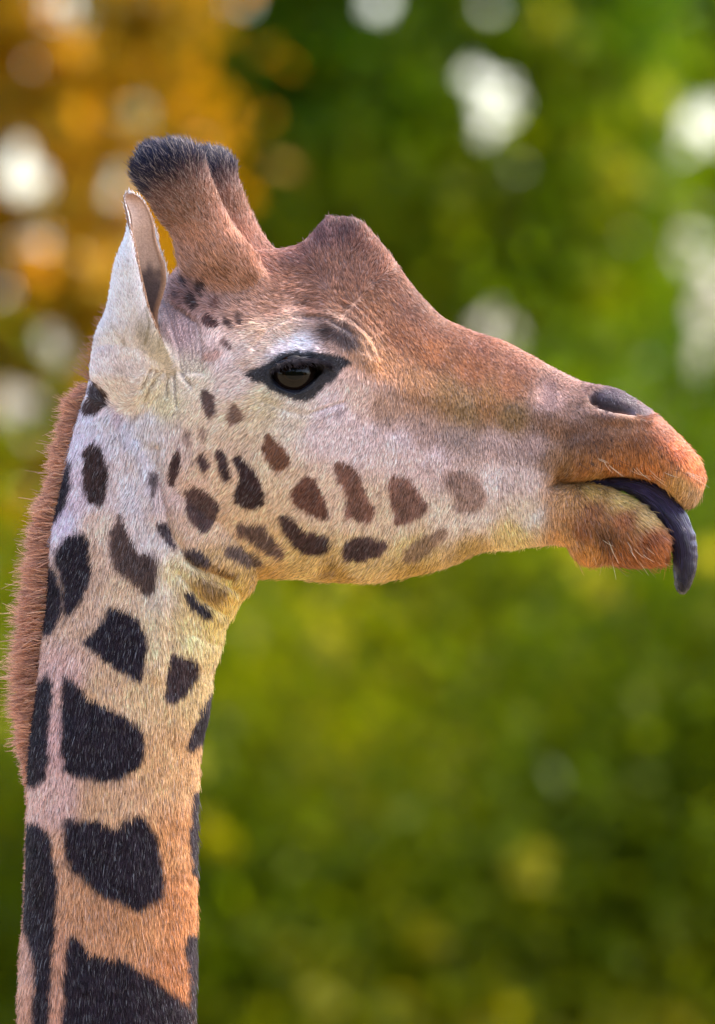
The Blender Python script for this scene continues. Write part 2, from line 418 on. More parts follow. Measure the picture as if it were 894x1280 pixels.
def neck_loft(z0, z1, step, n=60):
    zs = np.arange(z0, z1, step); L, R, Wn = pchip(zs, NL), pchip(zs, NR), pchip(zs, NW)
    th = np.linspace(0, 2 * np.pi, n, endpoint=False)
    c = (L + R) / 2; h = (R - L) / 2
    rx = np.cos(th)[None] * h[:, None]; ry = np.sign(np.sin(th)) * np.abs(np.sin(th)) ** .88
    egg = 1 + .12 * np.cos(th)          # a little slimmer towards the mane
    return rings_mesh(W3(c[:, None] + rx, zs[:, None], Wn[:, None] * (ry * egg)[None]))
neck = neck_loft(400, 1560, 6)
HORN_E = np.array([((252, 400), (338, 380)), ((238, 372), (334, 350)), ((229, 348), (328, 330)), ((224, 328), (316, 313)), ((221, 306), (302, 298)), ((215, 290), (291, 285)), ((203, 275), (280, 268)), ((192, 256), (269, 243)), ((183, 240), (262, 226)), ((178, 226), (257, 213)), ((178, 215), (254, 205)), ((183, 206), (248, 198)), ((192, 198), (238, 193)), ((205, 193), (225, 192))], float)
def horn(side, shift, s0=0, s1=1, shrink=None):
    E = HORN_E; k = np.arange(len(E)); t = np.linspace(s0, s1, 60) * (len(E) - 1)
    A = np.stack([np.interp(t, k, E[:, 0, c]) for c in range(2)], -1); B = np.stack([np.interp(t, k, E[:, 1, c]) for c in range(2)], -1)
    for arr in (A, B): arr[1:-1] = (arr[:-2] + 2 * arr[1:-1] + arr[2:]) / 4
    c = (A + B) / 2; h = (B - A) / 2; s = t / (len(E) - 1)
    if shrink is not None: h = h * np.interp(s, *shrink)[:, None]
    yc = np.interp(s, [0, .15, .4, 1], [30, 38, 47, 60]); ry = np.linalg.norm(h, axis=1) * np.interp(s, [0, .15, .3, .45, .65, 1], [.45, .62, .78, .84, .92, .95])
    th = np.linspace(0, 2 * np.pi, 40, endpoint=False)
    sh = np.array(shift) * np.interp(s, [0, 1], [.75, 1])[:, None]
    X = (c[:, 0] + sh[:, 0])[:, None] + h[:, 0][:, None] * np.cos(th); Zz = (c[:, 1] + sh[:, 1])[:, None] + h[:, 1][:, None] * np.cos(th)
    return rings_mesh(W3(X, Zz, side * yc[:, None] + ry[:, None] * np.sin(th)))
HORNS = ((-1, (0, 0)), (1, (39, 4)))
EAR = np.array([  # z, left edge, near rim, far rim, half depth, centre depth
    (246, 163, 164, 169, 5, 122), (249, 160, 161.5, 175, 8, 122), (254, 158.5, 160.5, 181, 10, 121), (262, 160, 162.5, 187, 13, 120), (272, 162.5, 165.5, 192, 15, 119), (285, 164, 168, 195.5, 17, 118), (300, 161, 171, 197.5, 20, 116), (318, 153.5, 175.5, 203, 23, 114), (335, 147.5, 178.5, 209, 26, 112),
    (352, 144.5, 182, 210.5, 28, 108), (370, 141.5, 186, 206.5, 30, 104), (387, 138, 190, 201, 33, 98), (400, 133, 195, 199, 36, 92), (412, 127, 200, 201.5, 38, 87), (430, 120, 208, 209, 41, 78), (450, 115, 217, 218, 42, 69), (470, 116, 224, 225, 42, 60), (490, 127, 228, 229, 40, 50), (510, 147, 226, 227, 34, 42), (525, 162, 215, 216, 24, 36)])
def ear_root(side):
    zs = np.linspace(415, 523, 40); l, r2, dd, yc = [pchip(zs, EAR, k) for k in (1, 3, 4, 5)]
    th = np.linspace(0, 2 * np.pi, 40, endpoint=False); g_ = np.interp(zs, [415, 440, 470, 523], [.78, .95, 1.03, 1.0])
    X = ((l + r2) / 2)[:, None] + (g_ * (r2 - l) / 2)[:, None] * np.cos(th); Y = side * yc[:, None] + (g_ * dd)[:, None] * np.sin(th)
    return rings_mesh(W3(X, zs[:, None], Y))
V, F = merge([head, jaw, neck] + [horn(a, b, 0, .42) for a, b in HORNS] + [ear_root(-1), ear_root(1)])
V, F = remesh(V, F, .0026)
V = smooth(V, F, 4, .5)
# extra smoothing where jaw, head and neck run into each other, and over the cheek
x, z = PX(V)
msk = np.clip(np.exp(-(seg_dist(x, z, [(650, 660), (676, 645), (694, 630)]) / 20) ** 2) + np.exp(-(seg_dist(x, z, [(500, 722), (600, 690), (690, 678)]) / 10) ** 2)
              + .8 * np.exp(-(seg_dist(x, z, [(130, 490), (175, 522), (228, 500), (232, 450)]) / 17) ** 2) + np.exp(-(seg_dist(x, z, [(228, 352), (265, 350), (330, 322)]) / 15) ** 2) + .5 * np.exp(-(seg_dist(x, z, [(190, 600), (215, 685), (280, 715)]) / 8) ** 2), 0, 1) * (x < 704)
V = smooth(V, F, 30, .5, msk)

# relief: ridges and hollows of the skull, lids, wrinkles, nostril
EYE_OUT = chaikin([(302.7, 468), (318, 461.6), (336, 452.6), (343, 445.5), (359, 441), (386, 437.4), (407, 441), (432, 445.5), (440.5, 454.4), (429, 463.4), (414.5, 476), (400, 492), (386, 501), (371.6, 503.6), (357, 498), (341, 490), (327, 481), (311, 474)], 2)
EYE_IN = chaikin([(338, 469), (344, 459), (353.7, 452.5), (368, 449.5), (384, 448), (396.6, 452.6), (405, 461), (400, 467), (389.5, 477.7), (377, 487.5), (366, 488.4), (353.7, 485), (344.7, 477.7)], 2)
NOSE = chaikin([(736, 497), (741, 488.5), (755, 486), (770, 487), (788, 494.5), (806, 506), (819, 517), (808, 520.5), (788, 518), (765, 514.5), (749, 510), (739, 504)], 2)
RIDGES = [  # points, width, amount (mm)
    ([(312, 446), (330, 418), (360, 400), (405, 398), (445, 417), (462, 448)], 13, 6.0),
    ([(318, 436), (338, 413), (368, 397), (410, 400), (440, 418), (452, 440)], 3.6, -3.2),
    ([(430, 408), (452, 424), (464, 448)], 3.0, -2.0), ([(440, 400), (462, 420), (474, 446)], 3.0, -1.6), ([(395, 388), (430, 398)], 3, -1.4),
    ([(345, 448), (368, 442), (395, 441)], 11, 4.5),
    ([(392, 514), (412, 508), (430, 502)], 3.2, -1.8), ([(330, 500), (356, 512), (385, 517)], 4, -1.4),
    ([(446, 474), (520, 492), (600, 507), (690, 520)], 17, 3.2),
    ([(470, 520), (560, 536), (650, 540)], 22, -3.6),
    ([(590, 455), (700, 490)], 16, -1.6),
    ([(196, 560), (203, 620), (215, 668), (240, 704), (290, 724)], 7, -7.5),
    ([(236, 700), (262, 722), (300, 738)], 5, -5.0), ([(226, 716), (255, 750), (285, 768)], 6, -5.0), ([(240, 790), (262, 800), (276, 803)], 5, -1.8),
    ([(172, 560), (196, 630), (204, 700), (203, 780), (196, 840)], 9, 3.4), ([(212, 690), (216, 780), (212, 860)], 10, -2.6),
    ([(128, 500), (150, 540), (176, 590), (196, 640)], 10, 2.2),
    ([(75, 900), (78, 1000), (76, 1150), (72, 1290)], 9, 1.6), ([(160, 900), (165, 1050), (165, 1280)], 14, 1.6), ([(205, 900), (210, 1050), (212, 1280)], 12, -1.6),
    ([(715, 588), (760, 578), (805, 582), (845, 605)], 13, 2.6), ([(700, 548), (750, 535), (800, 528)], 10, -2.2), ([(736, 516), (770, 523), (812, 526)], 6, 2.6), ([(728, 500), (736, 484), (760, 478)], 6, 1.4),
    ([(688, 609), (712, 604), (740, 600)], 2.6, -3.5), ([(690, 606), (700, 596)], 3, -2), ([(697, 607), (709, 595)], 3, -1.6), ([(683, 612), (688, 600)], 4, -2),
    ([(706, 650), (720, 672), (745, 684), (772, 682)], 6, -2.4),
    ([(330, 330), (360, 345), (400, 350)], 12, -3), ([(325, 322), (340, 340)], 4, -2),
]
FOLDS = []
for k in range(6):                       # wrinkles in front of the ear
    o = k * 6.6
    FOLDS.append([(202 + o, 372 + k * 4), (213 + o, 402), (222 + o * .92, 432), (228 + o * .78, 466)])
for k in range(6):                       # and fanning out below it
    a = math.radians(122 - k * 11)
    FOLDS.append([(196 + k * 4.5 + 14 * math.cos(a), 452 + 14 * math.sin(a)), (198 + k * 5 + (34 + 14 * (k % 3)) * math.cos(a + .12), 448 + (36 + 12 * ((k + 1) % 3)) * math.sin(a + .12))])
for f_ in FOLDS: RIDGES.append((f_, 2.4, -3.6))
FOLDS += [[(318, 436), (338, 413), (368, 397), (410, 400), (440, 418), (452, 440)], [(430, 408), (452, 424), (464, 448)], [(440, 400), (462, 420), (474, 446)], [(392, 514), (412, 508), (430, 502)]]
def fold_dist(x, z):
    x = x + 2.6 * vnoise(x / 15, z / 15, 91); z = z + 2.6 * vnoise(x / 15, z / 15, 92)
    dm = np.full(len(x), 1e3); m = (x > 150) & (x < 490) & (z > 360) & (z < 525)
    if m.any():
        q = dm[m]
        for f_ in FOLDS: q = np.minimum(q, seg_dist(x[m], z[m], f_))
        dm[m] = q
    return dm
for k in range(4):
    RIDGES.append(([(330 + k * 3, 392 - k * 8), (380, 380 - k * 7), (430 + k * 6, 392 - k * 8), (462 + k * 7, 420 - k * 4)], 2.6, -1.1))
Nn = vnormals(V, F); x, z = PX(V)
near = z < 1340
amt = np.zeros(len(V)); xi, zi = x[near], z[near]; a = np.zeros(len(xi))
for pts, wd, am in RIDGES:
    P = np.array(pts); bb = (xi > P[:, 0].min() - wd * 3) & (xi < P[:, 0].max() + wd * 3) & (zi > P[:, 1].min() - wd * 3) & (zi < P[:, 1].max() + wd * 3)
    a[bb] += am * np.exp(-(seg_dist(xi[bb], zi[bb], pts) / wd) ** 2)
for gx_, gz_, sx, sz_, am in [(300, 610, 70, 70, 5), (250, 560, 40, 50, 2), (180, 500, 55, 45, 4), (770, 660, 40, 25, 2), (440, 640, 80, 40, -2)]:
    a += am * np.exp(-((xi - gx_) / sx) ** 2 - ((zi - gz_) / sz_) ** 2)
a += .7 * vnoise(xi / 26, zi / 34, 2) + .35 * vnoise(xi / 9, zi / 11, 3)
lateral = np.abs(Nn[near, 1])
a *= sstep(.12, .5, lateral)
# eye opening and nostril: real recesses
e_in = sdist(xi, zi, EYE_IN); a -= 26 * sstep(-3, 5, e_in) * (lateral > .2)
ns = sdist(xi, zi, NOSE)
dcres = seg_dist(xi, zi, [(742, 499), (750, 505), (764, 509.5), (786, 514)])
nose_amt = sstep(-1.5, 4, ns) * (1.5 + 5.5 * sstep(494, 512, zi - (xi - 765) * .3) + 27 * np.exp(-(dcres / 7.5) ** 2)) * (lateral > .12)
a -= nose_amt
amt[near] = a / 1000
V = V + Nn * amt[:, None]
# lower body, coarse, in the same skin
def ell_loft(secs, n=28):
    """sections (centre xyz, ry, rz) stacked along x"""
    s = np.array(secs, float); th = np.linspace(0, 2 * np.pi, n, endpoint=False)
    t = np.linspace(0, len(s) - 1, (len(s) - 1) * 5 + 1); k = np.arange(len(s))
    s = np.stack([np.interp(t, k, s[:, c]) for c in range(5)], -1)
    rings = np.stack([np.repeat(s[:, :1], n, 1), s[:, 1:2] + s[:, 3:4] * np.cos(th), s[:, 2:3] + s[:, 4:5] * np.sin(th)], -1)
    return rings_mesh(rings)
bp_ = [ell_loft([(-2.02, 0, 2.05, .06, .12), (-1.95, 0, 2.02, .22, .32), (-1.7, 0, 2.0, .31, .45), (-1.3, 0, 2.02, .36, .5), (-.95, 0, 2.12, .36, .55), (-.6, 0, 2.25, .32, .58), (-.35, 0, 2.3, .26, .5), (-.15, 0, 2.32, .16, .33), (-.07, 0, 2.32, .04, .1)]), neck_loft(1480, 2250, 20, 40)]
for sx, sy in ((-.42, 1), (-.42, -1), (-1.72, 1), (-1.72, -1)):
    hind = sx < -1
    P = [(sx, sy * .19, 2.0), (sx + (.06 if hind else 0), sy * .2, 1.55), (sx + (-.1 if hind else .02), sy * .19, 1.0), (sx + (-.08 if hind else .01), sy * .185, .95), (sx + (-.02 if hind else 0), sy * .18, .5), (sx, sy * .18, .18), (sx + .03, sy * .18, .1), (sx + .06, sy * .18, .0)]
    bp_.append(tube(P, [.24, .16, .085, .085, .055, .055, .075, .085], 16))
bp_.append(tube([(-1.98, 0, 2.2), (-2.12, 0, 1.9), (-2.14, 0, 1.5), (-2.12, 0, 1.2)], [.06, .04, .025, .02], 10))
Vb, Fb = merge(bp_); Vb, Fb = remesh(Vb, Fb, .024); Vb = smooth(Vb, Fb, 5)
Vb[:, 2] = np.maximum(Vb[:, 2], -.01)

# ------------------------------------------------------------------ coat pattern
def zoomed(ox, oz, s, pts): return [(ox + a / s, oz + b / s) for a, b in pts]
Z4 = lambda p: zoomed(90, 430, 2.98, p); Z6 = lambda p: zoomed(0, 460, 2.629, p); Z7 = lambda p: zoomed(0, 860, 2.629, p)
Z5 = lambda p: zoomed(360, 500, 2.353, p); Z1 = lambda p: zoomed(100, 170, 2.98, p)
def Z1g(p):
    p = np.array(Z1(p)); c = p.mean(0); return (c + (p - c) * 1.3).tolist()
DK, DB, BR, RB = (44, 33, 40), (64, 44, 40), (112, 74, 60), (128, 84, 64)
PATCH = [  # polygon, colour, opacity, softness
    (Z4([(75, 140), (110, 170), (135, 195), (125, 230), (90, 260), (60, 268), (42, 262), (50, 220)]), DB, 1, 2),
    (Z4([(55, 375), (95, 372), (115, 410), (140, 480), (130, 560), (100, 605), (55, 575), (50, 490), (48, 420)]), DB, 1, 2),
    (Z4([(430, 545), (455, 530), (500, 550), (545, 600), (535, 650), (500, 710), (450, 675), (425, 620)]), (92, 68, 64), 1, 2),
    (Z4([(485, 165), (515, 185), (535, 225), (525, 275), (500, 265), (480, 215)]), (92, 66, 60), .95, 2),
    (Z4([(595, 220), (625, 240), (640, 270), (610, 305), (580, 295), (583, 255)]), (118, 82, 66), .9, 3),
    (Z4([(390, 395), (405, 400), (395, 470), (375, 535), (362, 520), (368, 450)]), (86, 62, 60), 1, 2),
    (Z4([(485, 410), (505, 425), (512, 455), (495, 475), (475, 455), (474, 420)]), (96, 70, 66), 1, 2),
    (Z4([(550, 385), (570, 410), (590, 470), (585, 505), (565, 510), (548, 465), (542, 410)]), (70, 50, 48), 1, 2),
    (Z4([(605, 410), (640, 430), (680, 475), (705, 520), (718, 590), (690, 605), (650, 608), (605, 590), (615, 540), (635, 500), (615, 455)]), (64, 44, 42), 1, 2),
    (Z4([(715, 330), (750, 355), (820, 430), (800, 455), (765, 475), (735, 450), (705, 385), (725, 370)]), (126, 84, 62), 1, 2),
    (Z4([(610, 665), (680, 680), (715, 680), (740, 720), (795, 775), (775, 795), (740, 780), (690, 755), (640, 715), (612, 695)]), (98, 74, 70), .95, 3),
    (Z4([(575, 755), (610, 752), (660, 775), (715, 805), (700, 830), (650, 822), (590, 795), (570, 775)]), (96, 76, 74), .9, 3),
    (Z4([(320, 665), (350, 675), (370, 720), (390, 770), (365, 755), (335, 710)]), (78, 62, 62), 1, 2),
    (Z4([(415, 765), (450, 765), (500, 790), (525, 835), (480, 825), (430, 795)]), (80, 66, 68), 1, 3),
    (Z4([(290, 475), (312, 478), (310, 530), (298, 585), (290, 530)]), (96, 78, 76), .9, 2),
    (Z4([(420, 325), (445, 330), (440, 385), (425, 375)]), (150, 120, 108), .8, 3), (Z4([(475, 310), (500, 340), (490, 365), (478, 350)]), (160, 122, 104), .8, 3),
    (Z4([(150, 240), (185, 265), (180, 320), (150, 290)]), (190, 150, 150), .6, 4),
    (Z6([(395, 475), (420, 530), (450, 600), (510, 610), (522, 680), (500, 755), (470, 740), (430, 695), (390, 680), (365, 620), (360, 550), (375, 510)]), (82, 60, 54), .97, 4),
    (Z6([(235, 285), (235, 400), (215, 470), (185, 510), (160, 520), (190, 400), (215, 330)]), DK, 1, 3.6),
    (Z6([(215, 560), (250, 538), (295, 545), (295, 620), (302, 680), (290, 730), (250, 790), (220, 830), (208, 790), (212, 720), (195, 670), (180, 640), (190, 590)]), DK, 1, 3.6),
    (Z6([(160, 630), (190, 680), (210, 740), (205, 800), (180, 880), (140, 880), (130, 780), (150, 700)]), DK, 1, 3.6),
    (Z6([(350, 790), (380, 785), (450, 815), (485, 880), (480, 960), (470, 1035), (430, 1020), (370, 975), (330, 945), (270, 905), (275, 885), (300, 875), (335, 840)]), DK, 1, 3.6),
    (Z6([(560, 935), (600, 950), (660, 970), (640, 1030), (590, 1090), (550, 1100), (540, 1080), (555, 1000)]), (64, 48, 48), 1, 3),
    (Z6([(610, 735), (640, 755), (680, 790), (702, 815), (680, 828), (650, 805), (615, 770)]), (58, 48, 52), 1, 3),
    (Z6([(640, 690), (700, 700), (760, 735), (720, 780), (680, 760)]), (128, 96, 62), .75, 5),
    (Z6([(690, 650), (740, 665), (800, 680), (760, 695), (710, 685)]), (130, 92, 50), .8, 5),  # shadow under the jaw, painted into the coat colour
    (Z7([(208, -52), (232, -38), (262, 0), (300, 40), (370, 70), (430, 100), (470, 130), (478, 210), (465, 255), (420, 285), (360, 310), (300, 300), (210, 285), (200, 150)]), DK, 1, 3.6),
    (Z7([(160, -55), (177, -20), (175, 20), (165, 150), (158, 270), (150, 310), (100, 325), (80, 300), (80, 130), (110, 0)]), DK, 1, 3.6),
    (Z7([(205, 420), (250, 435), (300, 430), (350, 440), (380, 465), (430, 420), (455, 410), (480, 430), (510, 470), (520, 540), (540, 620), (535, 690), (490, 715), (450, 735), (410, 710), (350, 690), (300, 660), (260, 610), (225, 590), (215, 500)]), DK, 1, 4.5),
    (Z7([(70, 430), (130, 440), (165, 480), (185, 580), (192, 660), (185, 760), (180, 860), (170, 980), (165, 1060), (150, 1160), (120, 1160), (105, 1040), (120, 980), (110, 860), (60, 740), (60, 560)]), DK, 1, 3.6),
    (Z7([(225, 795), (260, 830), (310, 880), (370, 890), (400, 885), (440, 920), (500, 950), (550, 990), (600, 1030), (630, 1050), (640, 1120), (600, 1240), (420, 1330), (240, 1290), (190, 1200), (215, 1010), (205, 980), (215, 900)]), DK, 1, 4.5),
    (Z7([(700, 0), (700, 60), (680, 170), (650, 190), (620, 200), (615, 180), (640, 130), (665, 70)]), (50, 40, 48), 1, 2),
    (Z7([(640, 340), (665, 330), (665, 620), (643, 610), (628, 600), (622, 520), (628, 420)]), (52, 40, 46), 1, 2),
    (Z7([(630, 810), (665, 810), (665, 1150), (640, 1104), (620, 1050), (622, 940), (608, 850), (610, 810)]), (52, 40, 46), 1, 2),
    (Z5([(65, 220), (95, 270), (110, 310), (120, 350), (80, 340), (30, 310), (5, 285), (30, 245)]), BR, 1, 2),
    (Z5([(135, 190), (170, 185), (215, 220), (215, 250), (235, 280), (252, 320), (240, 360), (200, 350), (165, 340), (175, 300), (165, 260), (145, 225)]), (124, 84, 70), .96, 2.5),
    (Z5([(298, 228), (330, 225), (365, 245), (390, 285), (415, 320), (390, 345), (350, 360), (318, 368), (315, 330), (300, 280)]), (126, 88, 76), .95, 2.5),
    (Z5([(455, 215), (500, 205), (560, 225), (570, 260), (590, 290), (560, 330), (520, 325), (490, 330), (490, 290), (460, 250)]), (146, 112, 98), .85, 5),
    (Z5([(465, 372), (470, 395), (430, 425), (390, 470), (350, 478), (338, 460), (350, 430), (410, 395)]), (132, 102, 84), .85, 3),
    (Z5([(175, 405), (230, 405), (295, 415), (285, 445), (250, 460), (200, 475), (170, 470), (165, 440)]), (84, 62, 58), 1, 2),
    (Z5([(100, 505), (135, 495), (150, 512), (115, 520)]), (160, 128, 90), .6, 4),
    ([(347, 645), (362, 646), (372, 656), (386, 667), (409, 668), (411, 683), (406, 692), (385, 692), (370, 684), (356, 667)], (76, 54, 50), 1, 2),
    (Z1g([(395, 590), (420, 590), (440, 630), (425, 645), (400, 625)]), (76, 54, 50), 1, 1.5), (Z1g([(370, 530), (390, 530), (400, 555), (370, 550)]), (72, 54, 54), 1, 1.5),
    (Z1g([(445, 545), (465, 560), (455, 600), (440, 575)]), (80, 58, 54), 1, 2), (Z1g([(455, 680), (480, 660), (515, 690), (505, 710), (470, 700)]), (80, 52, 48), 1, 1.5),
    (Z1g([(490, 615), (510, 610), (515, 635), (490, 645)]), (110, 74, 64), .9, 2), (Z1g([(535, 670), (550, 680), (570, 710), (560, 720), (540, 695)]), (80, 58, 54), 1, 1.5),
    (Z1g([(580, 660), (600, 670), (595, 700), (580, 690)]), (110, 82, 74), .8, 2), (Z1g([(525, 765), (545, 765), (560, 785), (540, 785)]), (110, 80, 74), .9, 2),
    (Z1g([(460, 825), (490, 805), (525, 810), (490, 835)]), (180, 130, 110), .7, 3), (Z1g([(340, 580), (360, 590), (350, 605)]), (84, 62, 60), .9, 2),
    ([(394, 412), (412, 406), (436, 412), (449, 426), (448, 440), (436, 438), (420, 428), (402, 422)], (70, 56, 56), .85, 6),
    ([(414, 522), (432, 512), (424, 520)], (120, 100, 100), .6, 3),
]
for k in range(30):                      # whisker pores on the upper lip
    u_ = (k % 10) / 9; row = k // 10
    cx_ = 716 + u_ * 118 + row * 5 + random.uniform(-4, 4); cz_ = 560 + row * 9 - 14 * math.sin(u_ * 3.1) + u_ * 8 + random.uniform(-3, 3)
    PATCH.append(([(cx_ - 2, cz_), (cx_, cz_ - 1.8), (cx_ + 2.4, cz_ + .5), (cx_ + .5, cz_ + 2.2)], (58, 40, 36), .9, 1))
PATCH = [(chaikin(p, 2), lin(c), o, s) for p, c, o, s in PATCH]
PATCH.append((EYE_OUT, lin((17, 14, 18)), .97, 2.5)); PATCH.append((NOSE, lin((88, 74, 80)), .9, 3)); PATCH.append((chaikin([(738, 494), (747, 499), (765, 505), (790, 512), (784, 517), (762, 513.5), (747, 508.5), (739, 502)], 2), lin((34, 28, 34)), .9, 4))
CTRL = [  # x, z, colour: ground tint of the coat
    (330, 318, 168, 124, 110), (250, 300, 192, 142, 120), (285, 300, 192, 142, 120), (235, 325, 188, 146, 130), (310, 322, 190, 142, 122), (270, 325, 194, 146, 124), (300, 340, 192, 144, 122), (130, 445, 234, 232, 240), (200, 440, 212, 204, 184), (165, 450, 226, 222, 222), (215, 470, 206, 196, 176), (370, 318, 150, 110, 104), (405, 290, 132, 98, 98), (430, 282, 118, 86, 86), (455, 300, 134, 90, 78), (440, 330, 150, 106, 90), (400, 330, 158, 112, 96), (360, 350, 166, 118, 100), (310, 350, 172, 126, 104), (275, 335, 166, 120, 98),
    (480, 340, 142, 96, 80), (515, 385, 140, 94, 78), (470, 390, 164, 112, 84), (430, 375, 160, 112, 90), (390, 375, 162, 116, 98), (340, 385, 182, 138, 118), (300, 390, 190, 150, 134), (255, 380, 176, 138, 130), (230, 370, 158, 122, 118), (225, 420, 190, 164, 164),
    (545, 410, 152, 102, 82), (500, 420, 166, 110, 80), (540, 440, 178, 116, 78), (600, 430, 160, 106, 86), (590, 460, 178, 116, 80), (650, 455, 164, 112, 94), (640, 480, 172, 116, 84), (700, 475, 166, 124, 112), (690, 500, 186, 154, 146), (740, 485, 148, 112, 104), (725, 510, 164, 126, 110),
    (480, 455, 200, 146, 108), (520, 480, 184, 136, 100), (560, 495, 176, 134, 92), (580, 515, 166, 134, 98), (640, 522, 158, 126, 90), (610, 500, 172, 124, 80), (690, 530, 158, 120, 100), (720, 545, 138, 100, 82), (530, 540, 176, 150, 140), (570, 545, 168, 146, 136), (620, 555, 184, 160, 152), (670, 560, 178, 152, 144),
    (780, 535, 166, 114, 80), (770, 500, 112, 96, 102), (800, 550, 162, 104, 66), (750, 555, 148, 102, 76), (830, 540, 172, 98, 62), (850, 560, 206, 110, 56), (870, 590, 214, 122, 60), (860, 620, 190, 150, 104), (850, 610, 196, 150, 82), (815, 580, 200, 124, 58), (770, 580, 190, 120, 58), (730, 585, 168, 112, 62), (705, 590, 150, 108, 62), (690, 575, 160, 126, 104),
    (740, 612, 212, 168, 80), (780, 626, 220, 180, 96), (810, 648, 206, 170, 104), (720, 625, 200, 140, 72), (700, 630, 206, 150, 92), (740, 640, 184, 116, 60), (780, 650, 180, 108, 56), (815, 675, 172, 96, 50), (820, 692, 186, 110, 52), (760, 675, 134, 88, 52), (725, 665, 168, 104, 58), (735, 692, 204, 142, 64), (780, 695, 176, 106, 50), (712, 672, 206, 156, 96),
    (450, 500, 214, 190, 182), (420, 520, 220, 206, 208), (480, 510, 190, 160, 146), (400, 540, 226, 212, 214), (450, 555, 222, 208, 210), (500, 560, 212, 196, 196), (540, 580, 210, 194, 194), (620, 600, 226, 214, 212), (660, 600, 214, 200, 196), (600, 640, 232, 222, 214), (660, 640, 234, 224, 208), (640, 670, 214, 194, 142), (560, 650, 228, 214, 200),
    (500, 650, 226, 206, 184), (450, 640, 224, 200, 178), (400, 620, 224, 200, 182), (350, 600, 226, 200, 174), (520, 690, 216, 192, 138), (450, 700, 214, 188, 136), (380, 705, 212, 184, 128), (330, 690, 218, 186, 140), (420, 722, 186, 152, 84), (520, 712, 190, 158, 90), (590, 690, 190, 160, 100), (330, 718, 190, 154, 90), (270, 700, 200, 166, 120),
    (335, 430, 218, 198, 186), (320, 415, 220, 184, 162), (355, 410, 214, 186, 170), (350, 440, 232, 228, 234), (372, 434, 238, 238, 246), (300, 440, 214, 192, 182), (290, 480, 224, 204, 194), (330, 505, 210, 192, 160), (370, 520, 218, 206, 190), (300, 520, 224, 196, 166), (280, 450, 218, 200, 196), (420, 415, 150, 122, 112), (458, 440, 196, 148, 116),
    (260, 430, 206, 184, 180), (245, 470, 222, 208, 186), (250, 530, 220, 196, 172), (260, 580, 222, 190, 166), (240, 610, 220, 188, 170), (290, 620, 222, 192, 166), (220, 560, 214, 196, 190), (215, 620, 216, 192, 186), (230, 660, 216, 186, 166), (270, 660, 216, 184, 158), (310, 650, 222, 192, 160),
    (190, 490, 222, 216, 192), (160, 480, 236, 234, 236), (205, 505, 200, 190, 158), (180, 530, 206, 206, 210), (200, 560, 200, 200, 206), (150, 540, 212, 212, 222), (120, 520, 222, 218, 232), (95, 560, 226, 218, 236), (100, 610, 218, 202, 212), (75, 650, 214, 204, 226), (140, 600, 222, 208, 206), (170, 620, 218, 216, 224), (190, 680, 226, 218, 216), (200, 740, 232, 216, 196), (125, 660, 214, 190, 176), (110, 700, 210, 180, 160),
    (160, 740, 214, 186, 160), (100, 760, 204, 172, 150), (220, 720, 230, 208, 166), (250, 740, 204, 172, 110), (290, 740, 216, 182, 104), (240, 790, 226, 204, 156), (270, 780, 216, 190, 124), (200, 800, 226, 200, 164), (190, 860, 222, 188, 148), (130, 870, 210, 174, 142), (250, 860, 214, 184, 136), (75, 850, 206, 172, 166), (72, 930, 206, 170, 168), (70, 1000, 210, 176, 170),
    (140, 1000, 212, 172, 140), (200, 960, 214, 170, 128), (235, 960, 208, 164, 120), (220, 1050, 206, 150, 104), (130, 1005, 212, 170, 136), (75, 1080, 208, 160, 132), (120, 1110, 206, 154, 118), (170, 1150, 204, 148, 106), (225, 1130, 198, 136, 90), (225, 1220, 192, 130, 88), (70, 1200, 204, 152, 128), (30, 1200, 204, 164, 150), (85, 1270, 200, 150, 130), (120, 1160, 206, 152, 116), (170, 1420, 190, 140, 100),
]
CT = np.array(CTRL, float)
_l = lin(CT[:, 2:]); _s = (_l.max(1) - _l.min(1)) / _l.max(1); _k = np.clip(1.25 - _s * 1.9, 0, 1)[:, None]
CL = _l * (np.array([1.055, .955, 1.015]) * _k + np.array([1.0, 1.0, .98]) * (1 - _k))
CL = CL * .97 + .03 * CL.mean(1, keepdims=True)
CL *= np.array([1.09, 1.0, .89])
_m = CL.mean(1, keepdims=True); CL *= 1.1 * (_m / .5) ** .3
CL /= np.maximum(1, CL.max(1, keepdims=True) / .86)
CL[CT[:, 0] > 695] = CL[CT[:, 0] > 695] * .9 + .1 * CL[CT[:, 0] > 695].mean(1, keepdims=True)
def base_colour(x, z):
    C = CL; out = np.empty((len(x), 3))
    for s in range(0, len(x), 20000):
        d2 = (x[s:s + 20000, None] - CT[None, :, 0]) ** 2 + (z[s:s + 20000, None] - CT[None, :, 1]) ** 2
        w_ = 1 / (d2 + 60) ** 2.0
        out[s:s + 20000] = (w_ @ C) / w_.sum(1, keepdims=True)
    return out
cell = np.random.default_rng(9).uniform(-1, 1, (90, 3)) * np.array([1.2, .45, 1.5]) + np.array([-1.05, 0, 1.6])
